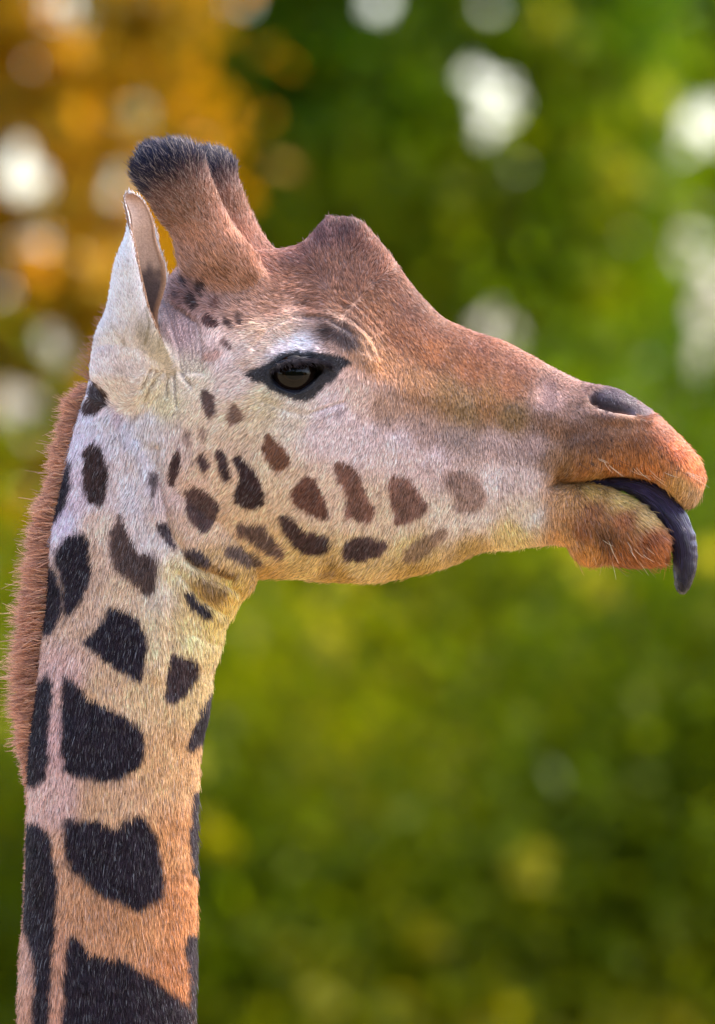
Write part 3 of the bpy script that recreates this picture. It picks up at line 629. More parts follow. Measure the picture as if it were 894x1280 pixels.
def coat(P, jit=0):
    x, z = PX(P)
    if jit:
        x = x + rng.normal(size=len(x)) * jit; z = z + rng.normal(size=len(x)) * jit
    c = base_colour(x, z)
    c *= (1 + .10 * vnoise(x / 22, z / 22, 5) + .09 * vnoise(x / 9, z / 9, 6) + .05 * vnoise(x / 4, z / 4, 7))[:, None]
    wx_ = x + 2.2 * vnoise(x / 7, z / 7, 12); wz_ = z + 2.2 * vnoise(x / 7, z / 7, 13)
    for p, cc, op, so_ in PATCH:
        sdv = sdist(wx_, wz_, p) + (0 if so_ < 1.8 or p is EYE_OUT or p is NOSE else .5 if so_ > 3.5 else 1.8); k = (sstep(-so_, so_, sdv) * op)[:, None]
        m = k[:, 0] > 0
        c[m] = c[m] * (1 - k[m]) + cc * (1 + .22 * vnoise(x[m] / 12, z[m] / 20, 8) + .14 * vnoise(x[m] / 4, z[m] / 9, 9) + .5 * sstep(12, 0, sdv[m]) * (vnoise(x[m] / 16, z[m] / 16, 10) > .1))[:, None] * k[m]
    lo = z > 1380                                   # flanks and legs, out of the picture
    if lo.any():
        Q = P[lo]; d2 = np.sort(((Q[:, None] - cell[None]) ** 2).sum(-1), 1) if len(Q) < 60000 else None
        if d2 is not None:
            k = sstep(.03, .06, np.sqrt(d2[:, 1]) - np.sqrt(d2[:, 0]))[:, None]
            k = k * sstep(.5, .8, Q[:, 2])[:, None] * sstep(1380, 1440, z[lo])[:, None]
            c[lo] = c[lo] * (1 - k) + lin((92, 62, 46)) * k
    return np.clip(c, .004, .9)

# ------------------------------------------------------------------ coat materials
def skin_material():
    m, t, b, o = ntree('giraffe_hide')
    a = N(t, 'ShaderNodeAttribute', attribute_name='col'); tc = N(t, 'ShaderNodeTexCoord')
    n = N(t, 'ShaderNodeTexNoise', i_Scale=420., i_Detail=3.); t.links.new(tc.outputs['Object'], n.inputs['Vector'])
    mx = N(t, 'ShaderNodeMix', data_type='RGBA', blend_type='MULTIPLY'); mx.inputs[0].default_value = .45
    r = N(t, 'ShaderNodeValToRGB'); r.color_ramp.elements[0].position = .3; r.color_ramp.elements[1].position = .65; r.color_ramp.elements[0].color = (.35, .33, .33, 1)
    t.links.new(n.outputs[0], r.inputs[0]); t.links.new(a.outputs['Color'], mx.inputs[6]); t.links.new(r.outputs[0], mx.inputs[7])
    t.links.new(mx.outputs[2], b.inputs['Base Color']); b.inputs['Roughness'].default_value = .7
    bp = N(t, 'ShaderNodeBump', i_Strength=.4, i_Distance=.0015); t.links.new(n.outputs[0], bp.inputs['Height']); t.links.new(bp.outputs[0], b.inputs['Normal'])
    return m
def hair_material(name, rough=.45, spec=.09, nmix=.55):
    m, t, b, o = ntree(name)
    a = N(t, 'ShaderNodeAttribute', attribute_name='col'); nr = N(t, 'ShaderNodeAttribute', attribute_name='nrm')
    g = N(t, 'ShaderNodeNewGeometry'); hi = N(t, 'ShaderNodeHairInfo')
    ml = N(t, 'ShaderNodeMix', data_type='VECTOR'); ml.inputs[0].default_value = 1 - nmix
    t.links.new(nr.outputs['Vector'], ml.inputs[4]); t.links.new(g.outputs['Normal'], ml.inputs[5])
    nz = N(t, 'ShaderNodeVectorMath', operation='NORMALIZE'); t.links.new(ml.outputs[1], nz.inputs[0]); t.links.new(nz.outputs[0], b.inputs['Normal'])
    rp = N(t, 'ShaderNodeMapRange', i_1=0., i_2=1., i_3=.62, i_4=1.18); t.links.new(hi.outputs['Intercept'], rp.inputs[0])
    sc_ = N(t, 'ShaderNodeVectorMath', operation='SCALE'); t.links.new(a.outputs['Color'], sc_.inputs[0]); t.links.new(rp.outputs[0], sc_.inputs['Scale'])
    t.links.new(sc_.outputs[0], b.inputs['Base Color'])
    b.inputs['Roughness'].default_value = rough; b.inputs['Specular IOR Level'].default_value = spec
    return m
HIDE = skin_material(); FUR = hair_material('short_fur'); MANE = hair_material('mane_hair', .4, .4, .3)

def hair_object(name, root, nrm, dirs, length, colr, radius, parent, mat, npt=4, curl=.25, seed=1, lift=.3):
    """one Curves object: strands from root, leaving along dirs (tangent) with some lift along the normal"""
    r = np.random.default_rng(seed); n = len(root)
    L = length[:, None]; t = np.linspace(0, 1, npt)
    lf = (lift if np.ndim(lift) else np.full(n, lift))[:, None]
    d0 = dirs + nrm * lf * 1.6; d0 /= np.linalg.norm(d0, axis=1, keepdims=True)
    d1 = dirs + nrm * lf * .35 + r.normal(size=(n, 3)) * curl; d1 /= np.linalg.norm(d1, axis=1, keepdims=True)
    P = np.empty((n, npt, 3))
    for k, u in enumerate(t):
        P[:, k] = root + L * (d0 * (u - .5 * u * u) + d1 * (.5 * u * u))
    P[:, 0] -= nrm * .001
    hc = bpy.data.hair_curves.new(name); hc.add_curves([npt] * n)
    hc.position_data.foreach_set('vector', P.astype(np.float32).ravel())
    rad = (np.asarray(radius) * np.ones(n))[:, None] * np.array([1, .95, .7, .15])[None] if npt == 4 else (np.asarray(radius) * np.ones(n))[:, None] * np.linspace(1, .15, npt)[None] ** .7
    attr(hc, 'radius', 'FLOAT', 'POINT', rad)
    attr(hc, 'col', 'FLOAT_COLOR', 'CURVE', rgba(colr)); attr(hc, 'nrm', 'FLOAT_VECTOR', 'CURVE', nrm)
    o = link(name, hc, mat, parent)
    return o

def scatter(V, F, Nv, weight, n, seed):
    r = np.random.default_rng(seed)
    A = .5 * np.linalg.norm(np.cross(V[F[:, 1]] - V[F[:, 0]], V[F[:, 2]] - V[F[:, 0]]), axis=1)
    wt = A * weight[F].mean(1); c = np.cumsum(wt); k = np.searchsorted(c, r.random(n) * c[-1]); k = np.minimum(k, len(F) - 1)
    a, b = r.random(n), r.random(n); s = a + b > 1; a[s] = 1 - a[s]; b[s] = 1 - b[s]
    f = F[k]; w_ = np.stack([1 - a - b, a, b], -1)[:, :, None]
    P = (V[f] * w_).sum(1); Q = (Nv[f] * w_).sum(1)
    return P, Q / np.maximum(np.linalg.norm(Q, axis=1, keepdims=True), 1e-9)

# hair growth: x, z, direction (degrees, 0 = towards the nose, 90 = down), length mm, lift
GROW = np.array([
    (430, 285, -95, 8, .5), (250, 305, -118, 11, .35), (290, 305, -125, 11, .35), (140, 440, -95, 5.5, .2), (180, 440, -90, 5.5, .2), (205, 445, -75, 5, .2), (150, 475, -110, 6, .2), (400, 300, -110, 8, .45), (460, 310, -60, 7, .4), (360, 320, -160, 8, .4), (420, 340, -100, 8, .35), (380, 360, 160, 8, .35), (330, 350, -140, 9, .35), (300, 340, -130, 10, .4), (270, 340, -120, 11, .4),
    (500, 380, 60, 6, .3), (470, 420, 70, 7, .3), (560, 440, 60, 5.5, .3), (640, 470, 55, 5, .3), (700, 490, 55, 4.5, .3), (760, 540, 70, 4.5, .35), (830, 550, 60, 5, .35), (860, 590, 85, 8, .5), (850, 620, 100, 11, .5),
    (800, 585, 85, 10, .45), (740, 590, 95, 9, .45), (700, 600, 120, 7, .4), (690, 540, 80, 5, .35), (600, 520, 80, 6, .3), (600, 580, 90, 7, .3), (660, 620, 80, 9, .25), (520, 560, 100, 7, .3), (450, 540, 110, 7, .3), (400, 530, 120, 7, .3),
    (350, 420, 200, 7, .3), (330, 440, 170, 7, .3), (360, 500, 130, 6, .3), (300, 480, 150, 7, .3), (260, 450, 120, 8, .3), (240, 420, 110, 8, .3), (300, 560, 125, 9, .3), (250, 600, 115, 9, .3), (350, 640, 125, 9, .3), (450, 640, 115, 9, .3), (550, 660, 105, 9, .3),
    (450, 710, 120, 10, .3), (330, 700, 125, 10, .3), (240, 680, 110, 9, .3), (180, 540, 100, 11, .3), (120, 540, 105, 11, .3), (190, 480, 110, 10, .3), (100, 650, 105, 11, .3), (180, 700, 95, 12, .3), (260, 760, 80, 10, .3), (150, 850, 95, 12, .3), (240, 880, 90, 11, .3),
    (100, 1000, 92, 12, .3), (220, 1050, 90, 12, .3), (130, 1200, 90, 13, .3), (220, 1250, 90, 13, .3), (130, 1400, 90, 13, .3), (740, 620, 75, 9, .5), (720, 660, 80, 9, .45), (770, 660, 70, 9, .45), (815, 670, 50, 12, .8), (822, 695, 50, 17, 1.0), (790, 704, 70, 14, .9), (740, 702, 95, 13, .7)], float)
def growth(x, z):
    a = np.radians(GROW[:, 2]); vec = np.stack([np.cos(a), np.sin(a), GROW[:, 3], GROW[:, 4]], -1)
    out = np.empty((len(x), 4))
    for s in range(0, len(x), 20000):
        d2 = (x[s:s + 20000, None] - GROW[None, :, 0]) ** 2 + (z[s:s + 20000, None] - GROW[None, :, 1]) ** 2
        w_ = 1 / (d2 + 200) ** 2.0; out[s:s + 20000] = (w_ @ vec) / w_.sum(1, keepdims=True)
    return out

giraffe = empty('giraffe', (-1.05, 0, 0))
tag(giraffe, 'giraffe in profile with patched neck, two horns and dark tongue hanging out', 'giraffe')
nV = len(V)
Vall, Fall = np.concatenate([V, Vb]), np.concatenate([F, Fb + nV])
me = np_mesh('body', Vall, Fall)
cv = coat(Vall) * .8; fx_, fz_ = PX(Vall); kf = .5 * sstep(3.0, .8, fold_dist(fx_, fz_))[:, None]     # shade of the folds, painted dark into the thin haired hide
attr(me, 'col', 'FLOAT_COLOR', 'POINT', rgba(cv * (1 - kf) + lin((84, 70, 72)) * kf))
body = link('body', me, HIDE, giraffe)
Nv = vnormals(V, F)
x, z = PX(V)
wt = sstep(1370, 1340, z) * np.where(Nv[:, 1] < .25, 1.0, .22)
wt *= np.where((sdist(x, z, EYE_IN) > -3), 0, 1)
wt *= 1 + .35 * sstep(480, 640, x)
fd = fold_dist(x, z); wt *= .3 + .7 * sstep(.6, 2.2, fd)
wt *= sstep(6, 10, seg_dist(x, z, [(742, 499), (750, 505), (764, 509.5), (786, 514)]))
NF = 480000
P, Q = scatter(V, F, Nv, wt, NF, 21)
x, z = PX(P); g = growth(x, z)
ang = .22 * vnoise(x / 22, z / 22, 31) + .10 * vnoise(x / 7, z / 7, 32)
cx, cz = g[:, 0] * np.cos(ang) - g[:, 1] * np.sin(ang), g[:, 0] * np.sin(ang) + g[:, 1] * np.cos(ang)
T3 = np.stack([cx, np.zeros(NF), -cz], -1); T3 -= (T3 * Q).sum(1, keepdims=True) * Q; T3 /= np.maximum(np.linalg.norm(T3, axis=1, keepdims=True), 1e-6)
Ln = g[:, 2] * .95 / 1000 * rng.uniform(.65, 1.25, NF)
C = coat(P + T3 * (Ln * .5)[:, None], 1.2)
var = rng.normal(size=NF)
C = C * (1 + .3 * var.clip(-2, 2.2))[:, None]
pale = rng.random(NF) < .13; C[pale] = C[pale] * .7 + lin((236, 224, 226)) * .3 * (.24 + 1.1 * C[pale].mean(1, keepdims=True))
fl = (C.mean(1) < .05) & (rng.random(NF) < .05); C[fl] += .16
dark = (rng.random(NF) < np.where(C.mean(1) < .3, .22, .10)) & ((x > 235) | (z > 515) | (z < 400)); C[dark] *= .5
sp = seg_dist(x, z, [(720, 560), (760, 570), (800, 560), (820, 570)])
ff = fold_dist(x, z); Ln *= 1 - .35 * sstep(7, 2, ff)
tw = np.minimum(seg_dist(x, z, [(210, 385), (222, 420), (230, 460)]), seg_dist(x, z, [(190, 470), (205, 500), (235, 490)]))
Ln *= 1 - .45 * np.exp(-(tw / 22) ** 2)
nose_in = sdist(x, z, NOSE) > 0; Ln[nose_in] *= .8; C[nose_in & pale] += .05
chin = (x > 700) & (z > 655); Ln[chin] *= rng.uniform(.45, 1.45, chin.sum())
stray = rng.random(NF) < .02; Ln[stray] *= 1.5; g[stray, 3] *= 1.8
lid = sdist(x, z, EYE_OUT) > 0; Ln[lid] *= .45; C[lid & pale] *= .4
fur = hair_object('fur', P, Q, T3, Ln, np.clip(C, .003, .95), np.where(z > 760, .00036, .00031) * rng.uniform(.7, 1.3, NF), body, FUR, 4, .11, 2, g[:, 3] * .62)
fur['kind'] = 'stuff'

# ------------------------------------------------------------------ horns
def horn_colour(P, shift):
    x = 447 + P[:, 0] * 1000 - shift[0]; z = 640 - (P[:, 2] - CZ) * 1000 - shift[1]
    u = (x - 225) * .45 + (z - 225) * .9           # distance below the tuft line, along the horn
    cb = np.array([lin(c) for c in [(30, 31, 52), (54, 46, 60), (128, 92, 80), (156, 110, 86), (168, 122, 104), (172, 128, 108)]])
    kk = [-30, -4, 16, 45, 80, 120]
    hc_ = np.stack([np.interp(u + 6 * vnoise(x / 10, z / 10, 41), kk, cb[:, i]) for i in range(3)], -1)
    px_, pz_ = PX(P); kb = sstep(52, 92, u)[:, None]
    return hc_ * (1 - kb) + base_colour(px_, pz_) * kb, u
for side, shift in HORNS:
    Vh, Fh = horn(side, shift, .12, 1, ([.12, .26, .40, .46], [.7, .88, .985, 1.0]))
    Nh = vnormals(Vh, Fh)
    if ((Vh - Vh.mean(0)) * Nh).sum() < 0: Fh = Fh[:, ::-1]; Nh = -Nh
    me = np_mesh('horn', Vh, Fh); ch, u = horn_colour(Vh, shift); attr(me, 'col', 'FLOAT_COLOR', 'POINT', rgba(ch * .8))
    ho = link('horn', me, HIDE, giraffe)
    if side < 0: ho['label'] = 'stout near horn with blackish tufted tip'
    else: ho['label'] = 'far horn with dark hairs on its tip'
    n = 36000
    P, Q = scatter(Vh, Fh, Nh, np.ones(len(Vh)), n, 50 + side)
    c, u = horn_colour(P, shift)
    c = c * (1 + .2 * rng.normal(size=n))[:, None]
    pl = rng.random(n) < .2; c[pl] = c[pl] * .6 + lin((226, 200, 184)) * .34; dk = rng.random(n) < .18; c[dk] *= .5
    ax = np.array([-.55, 0, .84]); T3 = ax + rng.normal(size=(n, 3)) * .1; T3 -= (T3 * Q).sum(1, keepdims=True) * Q * .8; T3 /= np.linalg.norm(T3, axis=1, keepdims=True)
    tip = sstep(20, -25, u)
    L = (11 + 9 * tip * rng.uniform(.5, 1.5, n)) / 1000 * (1 - .25 * sstep(70, 110, u)) * rng.uniform(.6, 1.3, n)
    f = hair_object('fur', P, Q, T3, L, np.clip(c, .003, .9), .00038 * rng.uniform(.7, 1.3, n), ho, FUR, 4, .32, 60 + side, .28 + .5 * tip); f['kind'] = 'stuff'

# ------------------------------------------------------------------ ears
def ear_surface(side):
    zs = np.concatenate([np.linspace(246, 262, 8), np.linspace(266, 525, 60)])
    l, r1, r2, dd, yc = [pchip(zs, EAR, k) for k in range(1, 6)]
    bury = np.interp(zs, [418, 470, 525], [1, .86, .6]); mid = (l + r2) / 2
    l, r1, r2, dd = mid + (l - mid) * bury, mid + (r1 - mid) * bury, mid + (r2 - mid) * bury, dd * bury
    # control polygon round the cup: near rim -> back -> far rim (x fraction, depth fraction; depth < 0 is the near wall)
    n = 44; t = np.linspace(0, 1, n)
    kt = [0, .12, .25, .38, .5, .62, .75, .88, 1]
    fx_ = [1, .72, .40, .12, 0, .10, .38, .72, 1]; fy_ = [-.78, -.98, -.95, -.55, 0, .55, .9, .95, .75]
    fx = np.interp(t, kt, fx_); fy = np.interp(t, kt, fy_)
    for arr in (fx, fy):
        for _ in range(6): arr[1:-1] = (arr[:-2] + 2 * arr[1:-1] + arr[2:]) / 4
    fx = (fx - fx.min()) / (1 - fx.min())
    R = np.where(t < .5, 0, 1)
    bl = sstep(.35, .65, t)
    rim = r1[:, None] * (1 - bl) + r2[:, None] * bl
    X = l[:, None] + (rim - l[:, None]) * fx[None]
    wr = 1.3 * np.sin(X * .55 + zs[:, None] * .12) * sstep(395, 450, zs)[:, None] * sstep(150, 185, X)
    Y = -(yc[:, None] - dd[:, None] * fy[None]) - wr * (fy[None] < 0)
    return X, np.repeat(zs[:, None], n, 1), Y
INNER_T = 3.4
for side in (-1, 1):
    X, Zz, Y = ear_surface(side)
    shx = 0; shz = 0 if side < 0 else 9
    outer = W3(X + shx, Zz + shz, Y * (1 if side < 0 else -1))
    m_, n_ = X.shape
    idx = np.arange(m_ * n_).reshape(m_, n_)
    quads = np.stack([idx[:-1, :-1], idx[1:, :-1], idx[1:, 1:], idx[:-1, 1:]], -1).reshape(-1, 4)
    Fo = np.concatenate([quads[:, [0, 1, 2]], quads[:, [0, 2, 3]]])
    Vo = outer.reshape(-1, 3); No = vnormals(Vo, Fo)
    cen = outer.mean(1, keepdims=True); 
    if ((outer - cen).reshape(-1, 3) * No).sum() < 0: Fo = Fo[:, ::-1]; No = -No
    th_ = INNER_T * sstep(244, 275, Zz).reshape(-1, 1) + .8
    Vi = Vo - No * th_ / 1000
    edge = np.concatenate([idx[:, 0], idx[-1, 1:], idx[-2::-1, -1], idx[0, -2:0:-1]])
    e2 = np.roll(edge, -1); o_ = m_ * n_
    rimF = np.concatenate([np.stack([edge, e2, e2 + o_], -1), np.stack([edge, e2 + o_, edge + o_], -1)])
    Ve = np.concatenate([Vo, Vi]); Fe = np.concatenate([Fo, Fo[:, ::-1] + o_, rimF])
    me = np_mesh('ear', Ve, Fe)
    tt = np.linspace(0, 1, n_)
    rimd = np.minimum(tt, 1 - tt)[None] * np.ones((m_, 1))
    zz = Zz; white = lin((246, 232, 232)); olive = lin((208, 192, 168)); brown = lin((158, 120, 96)); inn = lin((200, 168, 150)); innd = lin((88, 72, 72))
    k = (sstep(395, 440, zz) * sstep(160, 200, X))[..., None]
    co = white * (1 - k) + olive * k
    kb = sstep(428, 492, zz)[..., None]; co = co * (1 - kb) + base_colour(X.ravel(), zz.ravel()).reshape(co.shape) * kb
    kr = (sstep(.05, .015, rimd) * sstep(452, 430, zz) + sstep(258, 248, zz) * .8).clip(0, 1)[..., None]
    co = co * (1 - kr) + brown * kr
    ki = sstep(322, 352, zz + 9 * vnoise(X.ravel() / 7, zz.ravel() / 9, 66).reshape(zz.shape))[..., None]
    ci = (inn * (1 - ki) + innd * ki) * (1 - kr) + brown * kr
    attr(me, 'col', 'FLOAT_COLOR', 'POINT', rgba(np.concatenate([co.reshape(-1, 3), ci.reshape(-1, 3)]) * .92))
    eo = link('ear', me, HIDE, giraffe)
    eo['label'] = 'upright white backed ear with brown rim' if side < 0 else 'far ear of the same shape, hidden behind the head'
    if side > 0: nn = 9000
    else: nn = 48000
    wv = np.ones(len(Vo)) * (.3 + .7 * sstep(270, 300, Zz).ravel())
    P, Q = scatter(Vo, Fo, No, wv, nn, 71 + side)
    cflat = co.reshape(-1, 3)
    # colour of the nearest grid vertex by z / x lookup
    px = 447 + P[:, 0] * 1000 - shx; pz = 640 - (P[:, 2] - CZ) * 1000
    k = (sstep(395, 440, pz) * sstep(160, 200, px))[:, None]; c = white * (1 - k) + olive * k
    kb = sstep(428, 492, pz)[:, None]; c = c * (1 - kb) + base_colour(px, pz) * kb
    kv = (.55 * np.exp(-((px - 180) / 11) ** 2 - ((pz - 418) / 20) ** 2) + .5 * np.exp(-(seg_dist(px, pz, [(186, 392), (190, 412), (183, 436)]) / 1.8) ** 2) + .35 * np.exp(-(seg_dist(px, pz, [(146, 415), (160, 436), (168, 446)]) / 2) ** 2) + .3 * np.exp(-(seg_dist(px, pz, [(172, 395), (160, 425), (155, 450)]) / 2) ** 2)).clip(0, .8)[:, None]
    c = c * (1 - kv) + lin((150, 134, 104)) * kv
    rim_x = np.interp(pz, EAR[:, 0], EAR[:, 2]); nearw = np.abs(P[:, 1]) > np.interp(pz, EAR[:, 0], EAR[:, 5]) / 1000
    isr = nearw & (px > rim_x - 4.5) & (pz < 446); c[isr] = brown
    c = c * (1 + .2 * rng.normal(size=nn).clip(-2, 2) + .1 * vnoise(px / 14, pz / 22, 61) + .06 * vnoise(px / 5, pz / 9, 62))[:, None]
    T3 = np.array([-.12, 0, 1.0]) + rng.normal(size=(nn, 3)) * .12
    turn = sstep(415, 520, pz) * 2.6; T3 = np.stack([T3[:, 0] * np.cos(turn) + np.sin(turn), T3[:, 1], T3[:, 2] * np.cos(turn)], -1)
    T3 -= (T3 * Q).sum(1, keepdims=True) * Q; T3 /= np.maximum(np.linalg.norm(T3, axis=1, keepdims=True), 1e-6)
    L = np.where(isr, .0025, .007) * rng.uniform(.6, 1.3, nn)
    fr = (~nearw) & (px > np.interp(pz, EAR[:, 0], EAR[:, 3]) - 6) & (pz > 285) & (pz < 395)
    L[fr] *= 1.3
    f = hair_object('fur', P, Q, T3, L, np.clip(c, .01, .95), .00035 * rng.uniform(.7, 1.3, nn), eo, FUR, 4, .3, 75 + side, np.where(fr, .9, .22)); f['kind'] = 'stuff'

# ------------------------------------------------------------------ eyes
def lid_material():
    m, t, b, o = ntree('dark_lid_skin')
    tc = N(t, 'ShaderNodeTexCoord'); n = N(t, 'ShaderNodeTexNoise', i_Scale=260., i_Detail=4.); t.links.new(tc.outputs['Object'], n.inputs['Vector'])
    r = N(t, 'ShaderNodeValToRGB'); r.color_ramp.elements[0].color = (.003, .003, .004, 1); r.color_ramp.elements[1].color = (.016, .014, .02, 1)
    t.links.new(n.outputs[0], r.inputs[0]); t.links.new(r.outputs[0], b.inputs['Base Color'])
    bp = N(t, 'ShaderNodeBump', i_Strength=.7, i_Distance=.0012); t.links.new(n.outputs[0], bp.inputs['Height']); t.links.new(bp.outputs[0], b.inputs['Normal'])
    b.inputs['Roughness'].default_value = .36; b.inputs['Specular IOR Level'].default_value = .3
    return m
def eye_material():
    m, t, b, o = ntree('dark_eye')
    tc = N(t, 'ShaderNodeTexCoord'); mp = N(t, 'ShaderNodeMapping'); mp.inputs['Scale'].default_value = (62, 0, 95)
    t.links.new(tc.outputs['Object'], mp.inputs[0])
    ln = N(t, 'ShaderNodeVectorMath', operation='LENGTH'); t.links.new(mp.outputs[0], ln.inputs[0])
    nz = N(t, 'ShaderNodeTexNoise', i_Scale=180., i_Detail=3.); t.links.new(tc.outputs['Object'], nz.inputs['Vector'])
    ad = N(t, 'ShaderNodeMath', operation='MULTIPLY_ADD', i_1=.3); t.links.new(nz.outputs[0], ad.inputs[0]); t.links.new(ln.outputs['Value'], ad.inputs[2])
    r = N(t, 'ShaderNodeValToRGB'); e = r.color_ramp.elements
    e[0].position = .78; e[0].color = (.002, .002, .003, 1); e[1].position = .9; e[1].color = (.010, .005, .003, 1)
    e3 = e.new(1.0); e3.color = (.006, .003, .002, 1)
    t.links.new(ad.outputs[0], r.inputs[0]); t.links.new(r.outputs[0], b.inputs['Base Color'])
    b.inputs['Specular IOR Level'].default_value = 0; b.inputs['Coat IOR'].default_value = 1.38; b.inputs['Roughness'].default_value = .3; b.inputs['Coat Weight'].default_value = .6; b.inputs['Coat Roughness'].default_value = .015
    return m
LID = lid_material(); EYE = eye_material()
LASH = hair_material('eyelash_hair', .35, .4, .2)
x, z = PX(V); near_v = np.where((V[:, 1] < 0) & (x > 280) & (x < 460) & (z > 420) & (z < 520) & (sdist(x, z, EYE_IN) < -5))[0]
nx_, nz_, ny_ = x[near_v], z[near_v], V[near_v, 1] * 1000
def skin_y(px, pz):
    px, pz = np.atleast_1d(px), np.atleast_1d(pz)
    d2 = (px[:, None] - nx_[None]) ** 2 + (pz[:, None] - nz_[None]) ** 2
    w_ = 1 / (d2 + 4) ** 2; return (w_ @ ny_) / w_.sum(1)
def resample(p, n):
    p = np.concatenate([p, p[:1]]); s = np.concatenate([[0], np.cumsum(np.linalg.norm(np.diff(p, axis=0), axis=1))])
    u = np.linspace(0, s[-1], n, endpoint=False); return np.stack([np.interp(u, s, p[:, c]) for c in range(2)], -1)
EC, ER = np.array([368.0, 468.0]), 29.0
ey = float(skin_y([368], [440])[0] + skin_y([368], [505])[0]) / 2 + 20.5      # centre depth of the ball (mm)
for side in (-1, 1):
    root_e = W3(EC[0], EC[1], ey * -side * 1.0 if side > 0 else ey)
    wsc = (CD + ey / 1000) / CD
    def back(px, pz, y):    # pattern coordinates -> world on this side
        s = (CD - np.abs(y) / 1000) / CD
        return W3(447 + (px - 447) * s, 640 + (pz - 640) * s, y if side < 0 else -y)
    c0 = back(EC[0], EC[1], ey)
    bm = bmesh.new(); bmesh.ops.create_uvsphere(bm, u_segments=48, v_segments=32, radius=ER / 1000)
    me = bpy.data.meshes.new('eye'); bm.to_mesh(me); bm.free()
    for p in me.polygons: p.use_smooth = True
    e = bpy.data.objects.new('eye', me); col.objects.link(e); me.materials.append(EYE); e.parent = giraffe; e.location = Vector(c0) - giraffe.location
    e['label'] = 'dark glossy eye with heavy black lids'
    n = 120
    ang = np.linspace(0, 2 * np.pi, n, endpoint=False)
    def polar(poly):      # radius of the outline as seen from the eye's centre
        P = np.concatenate([poly, poly[:1]]) - EC; a = np.unwrap(np.arctan2(P[:, 1], P[:, 0])); rr = np.hypot(P[:, 0], P[:, 1])
        if a[-1] < a[0]: a = a[::-1]; rr = rr[::-1]
        return np.interp((ang - a[0]) % (2 * np.pi) + a[0], a, rr)
    ri, ro = polar(EYE_IN), polar(EYE_OUT)
    rings = []
    us = [-.10, -.03, 0, .05, .12, .2, .3, .4, .5, .6]
    for u in us:
        rr = ri + (ro - ri) * u
        px, pz = EC[0] + rr * np.cos(ang), EC[1] + rr * np.sin(ang)
        ball = ey - np.sqrt(np.maximum(ER ** 2 - np.minimum(ri, ER * .985) ** 2, 20))
        sk = skin_y(px, pz)
        k = sstep(0, .4, np.full(n, u)); y = ball * (1 - k) + sk * k
        bulge = np.interp(u, [-.1, -.03, 0, .05, .15, .3, .45, .6], [-4, -1, 1.2, 2.2, 2.6, 1.2, -.6, -3])
        upper = np.clip(-np.sin(ang), 0, 1)
        bulge = bulge * (1 + .5 * upper)
        rings.append(back(px, pz, y - bulge))
    Vl, Fl = rings_mesh(np.array(rings), False)
    if side > 0: Fl = Fl[:, ::-1]
    link('eyelid', np_mesh('eyelid', Vl, Fl), LID, e)
    # lashes along the upper lid
    aa = rng.uniform(math.pi * 1.08, math.pi * 1.93, 420)
    k = (aa / (2 * np.pi) * n); i0 = k.astype(int) % n
    Pq = np.array(rings)[3][i0] + rng.normal(size=(420, 3)) * .0006
    dr = np.stack([.35 + .5 * np.cos(aa), np.full(420, -1.0 if side < 0 else 1.0), -.25 + .1 * rng.normal(size=420)], -1); dr /= np.linalg.norm(dr, axis=1, keepdims=True)
    up = np.tile(np.array([0, 0, 1.0]), (420, 1))
    c = np.tile(lin((38, 32, 36)), (420, 1)) * rng.uniform(.6, 1.3, (420, 1))
    f = hair_object('eyelashes', Pq, up, dr, rng.uniform(.016, .032, 420), c, .0005, e, LASH, 4, .15, 90, .0); f['kind'] = 'stuff'
for o in list(giraffe.children):     # lids and lashes hang from the eye balls, whose own origin is the eye's centre
    if o.name.startswith('eye'):
        for ch in o.children: ch.location = -(o.location + giraffe.location)

# ------------------------------------------------------------------ tongue
def tongue_material():
    m, t, b, o = ntree('dark_tongue')
    u = N(t, 'ShaderNodeAttribute', attribute_name='uvt'); mp = N(t, 'ShaderNodeMapping'); mp.inputs['Scale'].default_value = (7, 34, 1)
    t.links.new(u.outputs['Vector'], mp.inputs[0]); n = N(t, 'ShaderNodeTexNoise', i_Scale=1., i_Detail=5., i_Distortion=.6); t.links.new(mp.outputs[0], n.inputs['Vector'])
    r = N(t, 'ShaderNodeValToRGB'); r.color_ramp.elements[0].position = .3; r.color_ramp.elements[1].position = .72
    r.color_ramp.elements[0].color = (.006, .005, .012, 1); r.color_ramp.elements[1].color = (.05, .035, .105, 1)
    t.links.new(n.outputs[0], r.inputs[0])
    a = N(t, 'ShaderNodeSeparateXYZ'); t.links.new(u.outputs['Vector'], a.inputs[0])
    tip = N(t, 'ShaderNodeMapRange', i_1=.35, i_2=.95, i_3=1., i_4=.2); t.links.new(a.outputs[0], tip.inputs[0])
    sc_ = N(t, 'ShaderNodeVectorMath', operation='SCALE'); t.links.new(r.outputs[0], sc_.inputs[0]); t.links.new(tip.outputs[0], sc_.inputs['Scale'])
    t.links.new(sc_.outputs[0], b.inputs['Base Color'])
    bp = N(t, 'ShaderNodeBump', i_Strength=1., i_Distance=.006); t.links.new(n.outputs[0], bp.inputs['Height']); t.links.new(bp.outputs[0], b.inputs['Normal'])
    b.inputs['Roughness'].default_value = .27; b.inputs['Specular IOR Level'].default_value = .26
    return m
TG = np.array([(690, 612, 6), (720, 606, 6), (748, 603, 6), (775, 604.5, 8.5), (798, 609.5, 13), (817, 620, 16.5), (835, 638, 18), (848, 658, 17.5), (854.5, 676, 17), (857, 694, 16.3), (856.5, 712, 15), (854.5, 727, 12), (853, 738, 8), (852.5, 743, 2.5)])
kk = np.arange(len(TG)); t = np.linspace(0, len(TG) - 1, 110)
tp = np.stack([pchip(t, np.stack([kk, TG[:, c]], -1)) for c in range(3)], -1)
